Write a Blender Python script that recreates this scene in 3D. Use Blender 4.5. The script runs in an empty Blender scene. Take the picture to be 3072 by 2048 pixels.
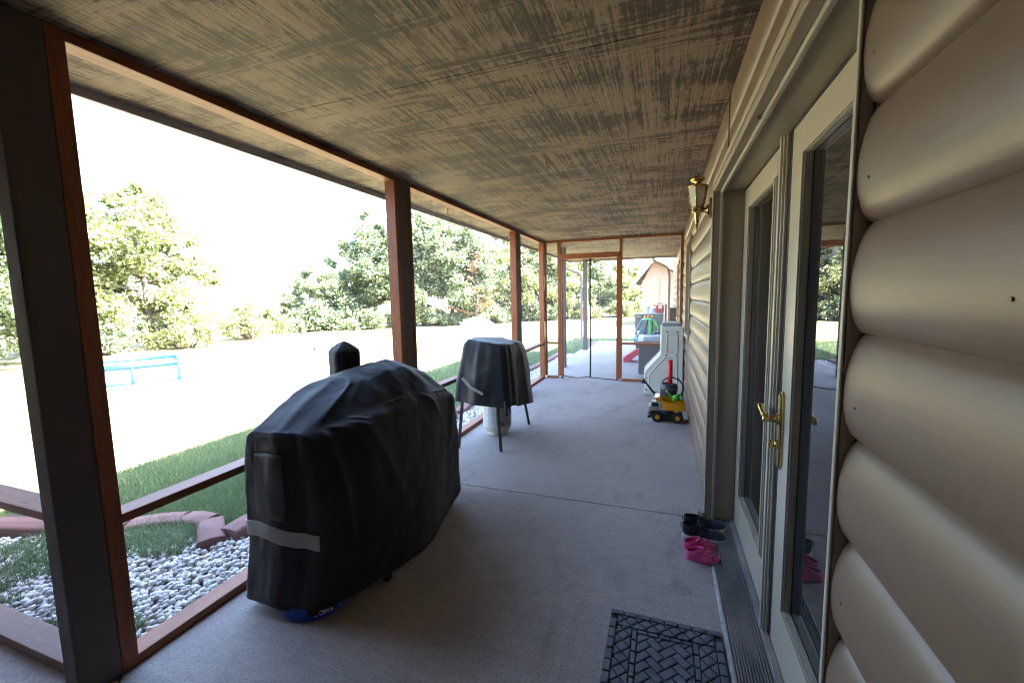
import bpy, bmesh, math, random
import numpy as np
from mathutils import Vector, Matrix, noise as mnoise

# ------------------------------------------------------------------ camera / light
sc = bpy.context.scene
cam_d = bpy.data.cameras.new("camera"); cam = bpy.data.objects.new("camera", cam_d)
sc.collection.objects.link(cam); sc.camera = cam
cam_d.sensor_width = 36; cam_d.lens = 36 * 1271.43 / 3072
cam_d.clip_start = 0.02; cam_d.clip_end = 600
R_ = Vector((0.94211883, 0.3347003, -0.01969296)); U_ = Vector((-0.01610222, 0.10383661, 0.99446401)); F_ = Vector((-0.33489225, 0.93658618, -0.10321585))
M_ = Matrix.Identity(4)
for i in range(3):
    M_[i][0] = R_[i]; M_[i][1] = U_[i]; M_[i][2] = -F_[i]
M_[0][3], M_[1][3], M_[2][3] = 1.987, 0.0, 1.45
cam.matrix_world = M_
cam_d.dof.use_dof = False

SUN_EL, SUN_AZ = 50.0, 82.0       # azimuth clockwise from +Y
world = bpy.data.worlds.new("World"); sc.world = world; world.use_nodes = True
wn = world.node_tree.nodes; wl = world.node_tree.links
bg = wn["Background"]; sky = wn.new("ShaderNodeTexSky"); sky.sky_type = 'NISHITA'; sky.sun_disc = False
sky.sun_elevation = math.radians(SUN_EL); sky.sun_rotation = math.radians(SUN_AZ)
sky.air_density = 1.0; sky.dust_density = 2.5; sky.ozone_density = 1.0
wl.new(sky.outputs[0], bg.inputs[0]); bg.inputs[1].default_value = 0.15
sun_d = bpy.data.lights.new("sun", 'SUN'); sun = bpy.data.objects.new("sun", sun_d); sc.collection.objects.link(sun)
sun_d.energy = 5.0; sun_d.angle = math.radians(0.55); sun_d.color = (1.0, 0.95, 0.87)
el, az = math.radians(SUN_EL), math.radians(SUN_AZ)
sdir = Vector((math.sin(az) * math.cos(el), math.cos(az) * math.cos(el), math.sin(el)))
sun.rotation_euler = sdir.to_track_quat('Z', 'Y').to_euler()
sc.view_settings.view_transform = 'Standard'; sc.view_settings.look = 'None'
sc.view_settings.exposure = 4.78; sc.view_settings.gamma = 1.0; sc.view_settings.use_curve_mapping = False
sc.cycles.use_denoising = True; sc.cycles.pixel_filter_type = 'BLACKMAN_HARRIS'; sc.cycles.filter_width = 1.15
sc.cycles.max_bounces = 14; sc.cycles.diffuse_bounces = 7; sc.cycles.glossy_bounces = 5
sc.cycles.transparent_max_bounces = 24; sc.cycles.transmission_bounces = 6
sc.cycles.sample_clamp_indirect = 8; sc.cycles.caustics_reflective = False; sc.cycles.caustics_refractive = False

# ------------------------------------------------------------------ materials
def nd(nt, typ, **kw):
    n = nt.nodes.new(typ)
    for k, v in kw.items(): setattr(n, k, v)
    return n
def base(name):
    m = bpy.data.materials.new(name); m.use_nodes = True
    nt = m.node_tree; return m, nt, nt.nodes["Principled BSDF"]
def setp(b, rough=.5, metal=0., spec=.5, coat=0., sheen=0.):
    b.inputs["Roughness"].default_value = rough; b.inputs["Metallic"].default_value = metal
    b.inputs["Specular IOR Level"].default_value = spec
    b.inputs["Coat Weight"].default_value = coat; b.inputs["Sheen Weight"].default_value = sheen
def coords(nt, stretch=(1, 1, 1), kind='Object', rot=(0, 0, 0)):
    tc = nd(nt, 'ShaderNodeTexCoord'); mp = nd(nt, 'ShaderNodeMapping')
    mp.inputs['Scale'].default_value = stretch; mp.inputs['Rotation'].default_value = rot
    nt.links.new(tc.outputs[kind], mp.inputs[0]); return mp.outputs[0]
def noise_(nt, vec, scale, detail=4, rough=.55, dist=0.):
    n = nd(nt, 'ShaderNodeTexNoise'); n.inputs['Scale'].default_value = scale; n.inputs['Detail'].default_value = detail
    n.inputs['Roughness'].default_value = rough; n.inputs['Distortion'].default_value = dist
    nt.links.new(vec, n.inputs['Vector']); return n.outputs['Fac']
def ramp(nt, fac, stops):
    r = nd(nt, 'ShaderNodeValToRGB'); cr = r.color_ramp
    while len(cr.elements) > 1: cr.elements.remove(cr.elements[-1])
    for i, (p, c) in enumerate(stops):
        e = cr.elements[0] if i == 0 else cr.elements.new(p)
        e.position = p; c = c if hasattr(c, '__len__') else (c, c, c); e.color = (*c[:3], 1)
    nt.links.new(fac, r.inputs[0]); return r.outputs[0]
def mixc(nt, fac, a, b, typ='MIX'):
    m = nd(nt, 'ShaderNodeMix', data_type='RGBA', blend_type=typ)
    for s, v in ((m.inputs[0], fac), (m.inputs[6], a), (m.inputs[7], b)):
        if hasattr(v, 'links') or hasattr(v, 'is_linked'): nt.links.new(v, s)
        else: s.default_value = v if isinstance(v, (int, float)) else (*v, 1)
    return m.outputs[2]
def mth(nt, op, a, b=None):
    m = nd(nt, 'ShaderNodeMath', operation=op)
    for s, v in ((m.inputs[0], a), (m.inputs[1], b)):
        if v is None: continue
        if hasattr(v, 'is_linked'): nt.links.new(v, s)
        else: s.default_value = v
    return m.outputs[0]
def bump(nt, b, h, strength=.3, dist=.01):
    n = nd(nt, 'ShaderNodeBump'); n.inputs['Strength'].default_value = strength; n.inputs['Distance'].default_value = dist
    nt.links.new(h, n.inputs['Height']); nt.links.new(n.outputs[0], b.inputs['Normal'])
def plain(name, c1, c2=None, scale=6, rough=.5, metal=0., spec=.5, bs=0., bscale=60, stretch=(1, 1, 1), coat=0., sheen=0., bd=.004):
    m, nt, b = base(name); setp(b, rough, metal, spec, coat, sheen)
    c2 = c2 or tuple(x * .82 for x in c1)
    v = coords(nt, stretch)
    nt.links.new(ramp(nt, noise_(nt, v, scale, 5), [(.3, c1), (.7, c2)]), b.inputs['Base Color'])
    r = noise_(nt, v, scale * 3, 3)
    rr = nd(nt, 'ShaderNodeMapRange'); rr.inputs[3].default_value = max(0, rough - .1); rr.inputs[4].default_value = min(1, rough + .12)
    nt.links.new(r, rr.inputs[0]); nt.links.new(rr.outputs[0], b.inputs['Roughness'])
    if bs: bump(nt, b, noise_(nt, v, bscale, 4), bs, bd)
    return m
def wood(name, stretch, c1, c2, c3, rough=.55):
    m, nt, b = base(name); setp(b, rough, spec=.4)
    v = coords(nt, stretch)
    g = noise_(nt, v, 5.5, 8, .65, .6); g2 = noise_(nt, coords(nt, tuple(s * .6 for s in stretch)), 1.4, 3)
    col = ramp(nt, g, [(.25, c1), (.52, c2), (.75, c3)])
    col = mixc(nt, ramp(nt, g2, [(.35, 0.), (.75, .55)]), col, tuple(x * .6 for x in c2))
    kn = nd(nt, 'ShaderNodeTexVoronoi'); kn.inputs['Scale'].default_value = 4.2
    nt.links.new(coords(nt, tuple(min(1, s * .2) for s in stretch)), kn.inputs['Vector'])
    col = mixc(nt, ramp(nt, kn.outputs['Distance'], [(0.0, .85), (.05, .7), (.075, 0.)]), col, (.03, .012, .006))
    nt.links.new(col, b.inputs['Base Color']); bump(nt, b, g, .25, .003); return m
OR = ((.42, .15, .055), (.29, .092, .034), (.16, .048, .020))
WZ = wood("orange_stained_wood_z", (30, 30, 2), *OR); WY = wood("orange_stained_wood_y", (30, 2, 30), *OR); WX = wood("orange_stained_wood_x", (2, 30, 30), *OR)
POST = plain("taupe_painted_post", (.115, .088, .070), (.09, .068, .054), 9, .6, bs=.35, bscale=35, stretch=(1, 1, .25))
FASC = plain("taupe_fascia", (.26, .22, .19), (.21, .175, .15), 7, .5, bs=.2, stretch=(1, .2, 1))
def m_side():
    m, nt, b = base("tan_vinyl_log_siding"); setp(b, .40, spec=.5); v = coords(nt, (1, .22, 1.4))
    c = ramp(nt, noise_(nt, v, 2.3, 5), [(.3, (.175, .120, .086)), (.7, (.150, .102, .073))])
    sm = noise_(nt, coords(nt, (1, .6, 1.2)), 5.5, 7, .72, .8)
    c = mixc(nt, ramp(nt, sm, [(.60, 0.), (.74, .35)]), c, (.105, .075, .058))
    c = mixc(nt, ramp(nt, noise_(nt, coords(nt, (1, 1, 1)), 38, 6, .8), [(.66, 0.), (.76, .4)]), c, (.11, .08, .06))
    gr = noise_(nt, coords(nt, (1, 1.6, 42)), 2.2, 6, .65, .4)
    c = mixc(nt, ramp(nt, gr, [(.40, .16), (.55, 0.)]), c, (.12, .085, .065))
    nt.links.new(c, b.inputs['Base Color']); bump(nt, b, mth(nt, 'ADD', gr, mth(nt, 'MULTIPLY', sm, .5)), .10, .004); return m
SIDE = m_side()
SIDEF = plain("tan_lap_siding", (.22, .155, .12), (.19, .13, .10), 1.5, .6)
TRIM = plain("clay_trim", (.30, .25, .19), (.27, .225, .17), 3, .42, bs=.06, bscale=90)
DOORW = plain("cream_door_paint", (.42, .375, .30), (.385, .345, .275), 2.5, .35, coat=.1)
TRIML = plain("light_clay_bead", (.40, .365, .30), (.36, .33, .28), 3, .4)
BLK = plain("black_rubber", (.012, .013, .016), (.02, .02, .024), 14, .6)
SHEDROOF = plain("brown_shingle", (.12, .09, .075), (.08, .06, .05), 12, .9)
DARKROOM = plain("dark_interior", (.03, .028, .025), None, 3, .9)
BRASS = plain("polished_brass", (.66, .48, .20), (.48, .33, .13), 24, .24, 1., bs=.1, bscale=60)
BRASSD = plain("aged_brass", (.60, .46, .22), (.35, .25, .11), 30, .22, 1.)
BRONZE = plain("brown_metal", (.16, .10, .065), (.11, .07, .045), 20, .45, .4)
GUTT = plain("taupe_gutter_metal", (.30, .25, .225), (.26, .22, .20), 5, .4, spec=.5)

def m_ceiling():
    m, nt, b = base("rough_sawn_plywood"); setp(b, .66, spec=.35)
    v = coords(nt, (1, 1, 1))
    saw = noise_(nt, coords(nt, (52, .9, 1)), 1.6, 6, .72)
    saw2 = noise_(nt, coords(nt, (14, .30, 1)), 1.6, 3, .6)
    spk = noise_(nt, coords(nt, (34, 9, 1)), 1.6, 6, .8)
    patch = noise_(nt, coords(nt, (1.1, 2.0, 1)), 1.7, 4, .6)
    grn = noise_(nt, coords(nt, (1.1, 26, 1)), 1.6, 7, .7, .5)
    cth = noise_(nt, coords(nt, (.45, 3.2, 1)), 1.5, 4, .6, .6)
    a = mth(nt, 'MULTIPLY', saw, .50); a = mth(nt, 'ADD', a, mth(nt, 'MULTIPLY', saw2, .24)); a = mth(nt, 'ADD', a, mth(nt, 'MULTIPLY', spk, .34))
    a = mth(nt, 'ADD', a, -.05)
    a = mth(nt, 'ADD', a, mth(nt, 'MULTIPLY', patch, .46))
    k = ramp(nt, cth, [(.46, 0.), (.58, 1.)])
    a2 = mth(nt, 'ADD', mth(nt, 'MULTIPLY', grn, .62), mth(nt, 'MULTIPLY', patch, .30)); a2 = mth(nt, 'ADD', a2, mth(nt, 'MULTIPLY', saw, .24)); a2 = mth(nt, 'ADD', a2, mth(nt, 'MULTIPLY', spk, .26))
    mx = nd(nt, 'ShaderNodeMix', data_type='FLOAT'); nt.links.new(k, mx.inputs[0]); nt.links.new(a, mx.inputs[2]); nt.links.new(a2, mx.inputs[3])
    h = mx.outputs[0]
    col = ramp(nt, h, [(.62, (.036, .020, .014)), (.700, (.075, .045, .033)), (.722, (.22, .150, .102)), (.86, (.32, .222, .152))])
    nt.links.new(col, b.inputs['Base Color'])
    bump(nt, b, h, 1., .014); return m
CEIL = m_ceiling()
def m_concrete():
    m, nt, b = base("brushed_concrete"); setp(b, .82, spec=.25)
    v = coords(nt)
    big = noise_(nt, v, 1.3, 5, .6); fine = noise_(nt, coords(nt, (.6, 1, 1)), 130, 3, .8); mid = noise_(nt, coords(nt, (.35, 1, 1)), 26, 4, .7)
    col = ramp(nt, big, [(.3, (.46, .405, .375)), (.7, (.37, .325, .303))])
    col = mixc(nt, ramp(nt, fine, [(.36, .7), (.50, 0.)]), col, (.16, .145, .145))
    col = mixc(nt, ramp(nt, fine, [(.58, 0.), (.74, .6)]), col, (.52, .50, .50))
    col = mixc(nt, ramp(nt, mid, [(.35, .35), (.6, 0.)]), col, (.25, .23, .23))
    wr = noise_(nt, coords(nt, (1, .55, 1)), 2.7, 7, .7, 1.2)
    col = mixc(nt, ramp(nt, wr, [(.34, .42), (.46, 0.)]), col, (.22, .19, .175))
    col = mixc(nt, ramp(nt, wr, [(.60, 0.), (.72, .30)]), col, (.50, .47, .46))
    vs = nd(nt, 'ShaderNodeTexVoronoi'); vs.inputs['Scale'].default_value = 3.1; vs.inputs['Randomness'].default_value = 1; nt.links.new(v, vs.inputs['Vector'])
    col = mixc(nt, ramp(nt, vs.outputs['Distance'], [(.0, .8), (.028, .5), (.04, 0.)]), col, (.06, .05, .045))
    # worn damp stain by the door threshold
    tc = nd(nt, 'ShaderNodeTexCoord'); vm = nd(nt, 'ShaderNodeVectorMath', operation='SUBTRACT'); vm.inputs[1].default_value = (2.09, 2.12, 0)
    nt.links.new(tc.outputs['Object'], vm.inputs[0])
    sc_ = nd(nt, 'ShaderNodeVectorMath', operation='MULTIPLY'); sc_.inputs[1].default_value = (5.2, 7.5, 0); nt.links.new(vm.outputs[0], sc_.inputs[0])
    ln = nd(nt, 'ShaderNodeVectorMath', operation='LENGTH'); nt.links.new(sc_.outputs[0], ln.inputs[0])
    s = mth(nt, 'ADD', ln.outputs['Value'], mth(nt, 'MULTIPLY', noise_(nt, v, 14, 5), 1.3))
    col = mixc(nt, ramp(nt, s, [(.75, .42), (1.5, 0.)]), col, (.12, .11, .105))
    nt.links.new(col, b.inputs['Base Color'])
    bump(nt, b, mth(nt, 'ADD', fine, mid), .5, .004); return m
CONC = m_concrete()
def m_fabric(name, c1, c2, c3, rough=.62):
    m, nt, b = base(name); setp(b, rough, spec=.45, sheen=.15)
    v = coords(nt)
    w = nd(nt, 'ShaderNodeTexNoise'); w.inputs['Scale'].default_value = 420; nt.links.new(v, w.inputs[0])
    d = noise_(nt, v, 3.5, 6, .65, .4)
    col = ramp(nt, d, [(.35, c1), (.62, c2), (.8, c3)])
    nt.links.new(col, b.inputs['Base Color'])
    cre = noise_(nt, coords(nt, (1, 1, .35)), 6, 5, .6, 1.2)
    bump(nt, b, mth(nt, 'ADD', mth(nt, 'MULTIPLY', cre, 1.), mth(nt, 'MULTIPLY', w.outputs[0], .03)), .22, .012); return m
COVER = m_fabric("black_polyester_cover", (.0075, .009, .0135), (.0095, .0105, .015), (.022, .0205, .021), .78)
COVER2 = m_fabric("slate_polyester_cover", (.010, .013, .019), (.013, .016, .023), (.021, .024, .031), .6)
STRIPE = plain("grey_reflective_tape", (.36, .35, .33), (.29, .285, .27), 9, .45)
POCKET = plain("charcoal_mesh_pocket", (.014, .0145, .017), (.034, .032, .032), 6, .6, bs=.3, bscale=200)
def m_screen(name, op, col, wr=False):
    m = bpy.data.materials.new(name); m.use_nodes = True; nt = m.node_tree; nt.nodes.clear()
    o = nd(nt, 'ShaderNodeOutputMaterial'); t = nd(nt, 'ShaderNodeBsdfTransparent'); d = nd(nt, 'ShaderNodeBsdfDiffuse'); d.inputs[0].default_value = (*col, 1)
    mx = nd(nt, 'ShaderNodeMixShader'); nt.links.new(t.outputs[0], mx.inputs[1]); nt.links.new(d.outputs[0], mx.inputs[2])
    mx.inputs[0].default_value = op
    if wr:
        f = ramp(nt, noise_(nt, coords(nt, (6, 6, .35)), 1.2, 4, .6, .8), [(.45, op * .75), (.7, min(1, op * 1.5))])
        nt.links.new(f, mx.inputs[0])
    nt.links.new(mx.outputs[0], o.inputs[0]); return m
SCREEN = m_screen("insect_screen", .09, (.34, .36, .39)); VINYL = m_screen("clear_vinyl", .17, (.55, .58, .60), True); SCREEND = m_screen("dark_screen", .30, (.10, .13, .16))
def m_glass():
    m, nt, b = base("dark_window_glass"); setp(b, .0, spec=.5); b.inputs['IOR'].default_value = 2.0
    b.inputs['Base Color'].default_value = (.012, .012, .013, 1)
    v = coords(nt); nt.links.new(ramp(nt, noise_(nt, v, 2, 5), [(.5, 0.005), (.9, .03)]), b.inputs['Roughness']); return m
GLASS = m_glass()
def m_lglass():
    m, nt, b = base("bevelled_lamp_glass"); setp(b, .12); b.inputs['Base Color'].default_value = (.75, .78, .70, 1)
    b.inputs['Transmission Weight'].default_value = .55; b.inputs['IOR'].default_value = 1.35
    w = nd(nt, 'ShaderNodeTexWave'); w.bands_direction = 'Z'; w.inputs['Scale'].default_value = 26; w.inputs['Distortion'].default_value = 2
    nt.links.new(coords(nt), w.inputs[0]); bump(nt, b, w.outputs[1], .25, .003); return m
LGLASS = m_lglass()
def m_leaf(name, cols, tr=.45):
    m = bpy.data.materials.new(name); m.use_nodes = True; nt = m.node_tree; nt.nodes.clear()
    o = nd(nt, 'ShaderNodeOutputMaterial'); g = nd(nt, 'ShaderNodeNewGeometry')
    c = ramp(nt, g.outputs['Random Per Island'], [(i / (len(cols) - 1), c) for i, c in enumerate(cols)])
    big = noise_(nt, coords(nt), .9, 3)
    c = mixc(nt, ramp(nt, big, [(.35, 0.), (.7, .55)]), c, tuple(cols[-1]))
    d = nd(nt, 'ShaderNodeBsdfDiffuse'); t = nd(nt, 'ShaderNodeBsdfTranslucent'); mx = nd(nt, 'ShaderNodeMixShader'); mx.inputs[0].default_value = tr
    nt.links.new(c, d.inputs[0]); nt.links.new(c, t.inputs[0]); nt.links.new(d.outputs[0], mx.inputs[1]); nt.links.new(t.outputs[0], mx.inputs[2])
    gl = nd(nt, 'ShaderNodeBsdfGlossy'); gl.inputs['Roughness'].default_value = .42; gl.inputs[0].default_value = (.9, .92, .88, 1); m2 = nd(nt, 'ShaderNodeMixShader'); m2.inputs[0].default_value = .06
    nt.links.new(mx.outputs[0], m2.inputs[1]); nt.links.new(gl.outputs[0], m2.inputs[2]); nt.links.new(m2.outputs[0], o.inputs[0]); return m
LEAF = m_leaf("oak_leaves", [(.075, .125, .030), (.13, .175, .050), (.25, .245, .12), (.17, .195, .075)])
LEAF2 = m_leaf("cool_green_leaves", [(.05, .110, .045), (.09, .155, .065), (.20, .215, .13), (.12, .155, .08)])
CEDARL = m_leaf("rusty_cedar_needles", [(.26, .15, .08), (.30, .19, .10), (.20, .14, .06), (.28, .18, .10)])
BARK = plain("bark", (.14, .11, .09), (.07, .055, .045), 9, .9, bs=.6, bscale=18, stretch=(1, 1, .3))
GRASSM = m_leaf("grass_blades", [(.10, .175, .065), (.145, .235, .09), (.22, .265, .14), (.15, .20, .10)], .35)
def m_lawn():
    m, nt, b = base("lawn_pale_in_sun"); setp(b, .95, spec=.1)
    v = coords(nt)
    c = ramp(nt, noise_(nt, v, .35, 6, .6), [(.35, (.22, .20, .10)), (.6, (.30, .26, .15))])
    tc = nd(nt, 'ShaderNodeTexCoord'); sx = nd(nt, 'ShaderNodeSeparateXYZ'); nt.links.new(tc.outputs['Object'], sx.inputs[0])
    near = nd(nt, 'ShaderNodeMapRange'); near.inputs[1].default_value = -2.9; near.inputs[2].default_value = -1.9  # lawn painted green within the house shadow, paler where the sun falls
    nt.links.new(mth(nt, 'ADD', sx.outputs[0], mth(nt, 'MULTIPLY', noise_(nt, v, 1.2, 4), 1.2)), near.inputs[0])
    gr = ramp(nt, noise_(nt, v, 16, 6, .75), [(.35, (.040, .085, .020)), (.65, (.10, .15, .04))])
    yl = nd(nt, 'ShaderNodeMapRange'); yl.inputs[1].default_value = 17.0; yl.inputs[2].default_value = 14.6; nt.links.new(sx.outputs[1], yl.inputs[0])
    c = mixc(nt, mth(nt, 'MULTIPLY', near.outputs[0], yl.outputs[0]), c, gr)
    nt.links.new(c, b.inputs['Base Color']); bump(nt, b, noise_(nt, v, 60, 4, .8), .8, .02); return m
LAWN = m_lawn()
def m_rand(name, stops, rough=.75, bs=.3):
    m, nt, b = base(name); setp(b, rough, spec=.3); g = nd(nt, 'ShaderNodeNewGeometry')
    c = ramp(nt, g.outputs['Random Per Island'], stops); c = mixc(nt, ramp(nt, noise_(nt, coords(nt), 22, 4), [(.45, 0.), (.75, .4)]), c, (.35, .31, .27))
    nt.links.new(c, b.inputs['Base Color']); bump(nt, b, noise_(nt, coords(nt), 60, 4), bs, .004); return m
STONE = m_rand("white_river_stone", [(0, (.62, .61, .58)), (.5, (.72, .71, .69)), (.8, (.50, .48, .46)), (1, (.62, .55, .50))])
SOIL = plain("dark_soil", (.10, .08, .065), (.06, .048, .04), 20, .95, bs=.6)
REDB = plain("red_edging_concrete", (.20, .095, .082), (.15, .072, .062), 9, .85, bs=.5, bscale=70)

# ------------------------------------------------------------------ mesh helpers
C = sc.collection
def tag(o, label=None, cat=None, group=None, kind=None):
    if label: o['label'] = label
    if cat: o['category'] = cat
    if group: o['group'] = group
    if kind: o['kind'] = kind
    return o
def thing(name, loc, label, cat, group=None, rz=0):
    o = bpy.data.objects.new(name, None); C.objects.link(o); o.location = loc; o.rotation_euler = (0, 0, rz); o.empty_display_size = .1
    return tag(o, label, cat, group)
class MB:
    def __init__(s): s.bm = bmesh.new()
    def face(s, vs, mi=0, sm=False):
        try:
            f = s.bm.faces.new([v if isinstance(v, bmesh.types.BMVert) else s.bm.verts.new(v) for v in vs]); f.material_index = mi; f.smooth = sm; return f
        except ValueError: return None
    def box(s, x0, x1, y0, y1, z0, z1, mi=0, M=None):
        P = [(x0, y0, z0), (x1, y0, z0), (x1, y1, z0), (x0, y1, z0), (x0, y0, z1), (x1, y0, z1), (x1, y1, z1), (x0, y1, z1)]
        v = [s.bm.verts.new(M @ Vector(p) if M else p) for p in P]
        for q in ((3, 2, 1, 0), (4, 5, 6, 7), (0, 1, 5, 4), (1, 2, 6, 5), (2, 3, 7, 6), (3, 0, 4, 7)): s.face([v[i] for i in q], mi)
        return s
    def rings(s, rings, closed=True, cap=True, mi=0, sm=True, capsm=False):
        V = [[s.bm.verts.new(p) for p in r] for r in rings]; n = len(V[0])
        for a, b in zip(V[:-1], V[1:]):
            for i in range(n if closed else n - 1):
                j = (i + 1) % n; s.face([a[i], a[j], b[j], b[i]], mi, sm)
        if cap and closed:
            s.face(V[0][::-1], mi, capsm); s.face(V[-1], mi, capsm)
        return s
    def tube(s, pts, rad, n=8, mi=0, cap=True, sq=False):
        pts = [Vector(p) for p in pts]; rad = rad if hasattr(rad, '__len__') else [rad] * len(pts)
        rings = []; up = None
        for i, p in enumerate(pts):
            t = (pts[min(i + 1, len(pts) - 1)] - pts[max(i - 1, 0)]).normalized()
            if up is None:
                up = Vector((0, 0, 1)) if abs(t.z) < .9 else Vector((0, 1, 0))
            a = t.cross(up).normalized(); b = a.cross(t).normalized(); up = b
            ph = math.pi / n if sq else 0
            r = rad[i]
            rings.append([p + (a * math.cos(2 * math.pi * k / n + ph) + b * math.sin(2 * math.pi * k / n + ph)) * (r if not isinstance(r, tuple) else 1) * (1) if not isinstance(r, tuple) else p + a * math.cos(2 * math.pi * k / n + ph) * r[0] + b * math.sin(2 * math.pi * k / n + ph) * r[1] for k in range(n)])
        return s.rings(rings, cap=cap, mi=mi, sm=not sq)
    def lathe(s, prof, c=(0, 0, 0), n=24, mi=0, M=None, cap=True):
        rings = []
        for r, z in prof:
            ring = [Vector((c[0] + r * math.cos(2 * math.pi * k / n), c[1] + r * math.sin(2 * math.pi * k / n), c[2] + z)) for k in range(n)]
            if M: ring = [M @ p for p in ring]
            rings.append(ring)
        return s.rings(rings, mi=mi, cap=cap)
    def prism(s, poly, axis, a, b, mi=0, sm=False):
        def P(u, v, w):
            return {'x': (w, u, v), 'y': (u, w, v), 'z': (u, v, w)}[axis]
        A = [s.bm.verts.new(P(u, v, a)) for u, v in poly]; B = [s.bm.verts.new(P(u, v, b)) for u, v in poly]; n = len(A)
        for i in range(n): s.face([A[i], A[(i + 1) % n], B[(i + 1) % n], B[i]], mi, sm)
        s.face(A[::-1], mi); s.face(B, mi); return s
    def obj(s, name, mats, parent=None, bevel=0, seg=2, smooth=False, recalc=True):
        if recalc: bmesh.ops.recalc_face_normals(s.bm, faces=s.bm.faces[:])
        me = bpy.data.meshes.new(name); s.bm.to_mesh(me); s.bm.free()
        for m in (mats if isinstance(mats, (list, tuple)) else [mats]): me.materials.append(m)
        if smooth: me.shade_smooth()
        o = bpy.data.objects.new(name, me); C.objects.link(o)
        if parent: o.parent = parent
        if bevel:
            md = o.modifiers.new("bevel", 'BEVEL'); md.width = bevel; md.segments = seg; md.limit_method = 'ANGLE'; md.angle_limit = math.radians(40)
        return o
def bx(name, mat, parent, x0, x1, y0, y1, z0, z1, bevel=.003):
    return MB().box(x0, x1, y0, y1, z0, z1).obj(name, mat, parent, bevel)
def npmesh(name, verts, faces, mat, parent=None, smooth=False):
    me = bpy.data.meshes.new(name); verts = np.asarray(verts, np.float32); faces = np.asarray(faces, np.int32); k = faces.shape[1]
    me.vertices.add(len(verts)); me.vertices.foreach_set('co', verts.ravel())
    me.loops.add(faces.size); me.loops.foreach_set('vertex_index', faces.ravel())
    me.polygons.add(len(faces)); me.polygons.foreach_set('loop_start', np.arange(0, faces.size, k, dtype=np.int32))
    me.polygons.foreach_set('loop_total', np.full(len(faces), k, np.int32))
    me.update(); me.validate()
    me.materials.append(mat)
    if smooth: me.shade_smooth()
    o = bpy.data.objects.new(name, me); C.objects.link(o)
    if parent: o.parent = parent
    return o
def text(name, body, size, M, mat, parent, ext=.0006, bold=False, sx=1.0):
    cu = bpy.data.curves.new(name, 'FONT'); cu.body = body; cu.size = size; cu.extrude = ext; cu.align_x = 'CENTER'; cu.align_y = 'CENTER'
    if bold: cu.offset = size * .025
    t = bpy.data.objects.new(name + "_tmp", cu); C.objects.link(t)
    dg = bpy.context.evaluated_depsgraph_get(); me = bpy.data.meshes.new_from_object(t.evaluated_get(dg)); bpy.data.objects.remove(t)
    me.transform(Matrix.Diagonal((sx, 1, 1, 1))); me.transform(M); me.materials.clear(); me.materials.append(mat)
    o = bpy.data.objects.new(name, me); C.objects.link(o); o.parent = parent; return o
def copy_tree(o, parent=None):
    c = o.copy(); C.objects.link(c); c.parent = parent
    for ch in list(o.children): copy_tree(ch, c)
    return c
def rot_to(xa, ya, loc):   # local x -> xa, local y -> ya
    xa = Vector(xa).normalized(); ya = Vector(ya).normalized(); za = xa.cross(ya)
    M = Matrix.Identity(4)
    for i in range(3): M[i][0] = xa[i]; M[i][1] = ya[i]; M[i][2] = za[i]; M[i][3] = loc[i]
    return M
rng = np.random.default_rng(7); random.seed(7)

# ------------------------------------------------------------------ ground
def ground():
    n = 60; L = 400
    xs = np.linspace(-1, 1, n); xs = np.sign(xs) * np.abs(xs) ** 2.2 * L
    V = [(x, y, -.10) for y in xs for x in xs]; Fc = [(j * n + i, j * n + i + 1, (j + 1) * n + i + 1, (j + 1) * n + i) for j in range(n - 1) for i in range(n - 1)]
    tag(npmesh("lawn", V, Fc, LAWN), kind='structure')
ground()
def floor():
    m = MB(); g = .0035
    js = [-3.2, 2.873, 4.991, 7.34, 9.4, 11.46, 13.93]
    for i in range(len(js) - 1):
        m.box(-.13 if i < 5 else .05, 2.46, js[i] + g, js[i + 1] - g, -.16, 0)
    o = m.obj("porch_floor", CONC, None, .004); tag(o, kind='structure')
    # side part of the porch left of the corner post, angled joint between them
    m = MB(); m.prism([(-4.5, -3.2), (-.14, -3.2), (-.14, .93), (-4.5, .93)], 'z', -.16, -.004)
    tag(m.obj("side_porch_floor", CONC, None, .003), kind='structure')
    tag(MB().box(-.137, 2.4, -3.2, 13.9, -.155, -.012).obj("joint_filler", SOIL), kind='structure')
floor()
bx_crack = MB()
pts = [(-.02, .92), (.06, .86), (.16, .80), (.27, .70), (.40, .60)]
for (a, b), (c, d) in zip(pts[:-1], pts[1:]):
    bx_crack.face([(a, b, .0015), (c, d, .0015), (c + .006, d + .006, .0015), (a + .006, b + .006, .0015)])
tag(bx_crack.obj("floor_crack", BLK), kind='structure')

def grit():
    m = MB(); rs = random.Random(4)
    for k in range(420):
        x = rs.uniform(.05, 2.22); y = rs.uniform(.6, 13); x = x if rs.random() < .6 else (.04 + .14 * rs.random() if rs.random() < .5 else 2.24 - .12 * rs.random())
        r = rs.uniform(.0012, .0042) * (1 + y * .08); a = rs.uniform(0, 3); z = .0008
        m.face([(x + r * rs.uniform(.5, 1.3) * math.cos(a + t), y + r * rs.uniform(.5, 1.3) * math.sin(a + t), z + rs.uniform(0, .0015)) for t in (0, 1.4, 2.9, 4.4)])
    o = m.obj("floor_grit", plain("dry_grit", (.10, .075, .055), (.05, .04, .03), 30, .9)); tag(o, "scattered grit and leaf crumbs on the concrete porch floor", "grit", kind='stuff')
grit()
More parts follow.
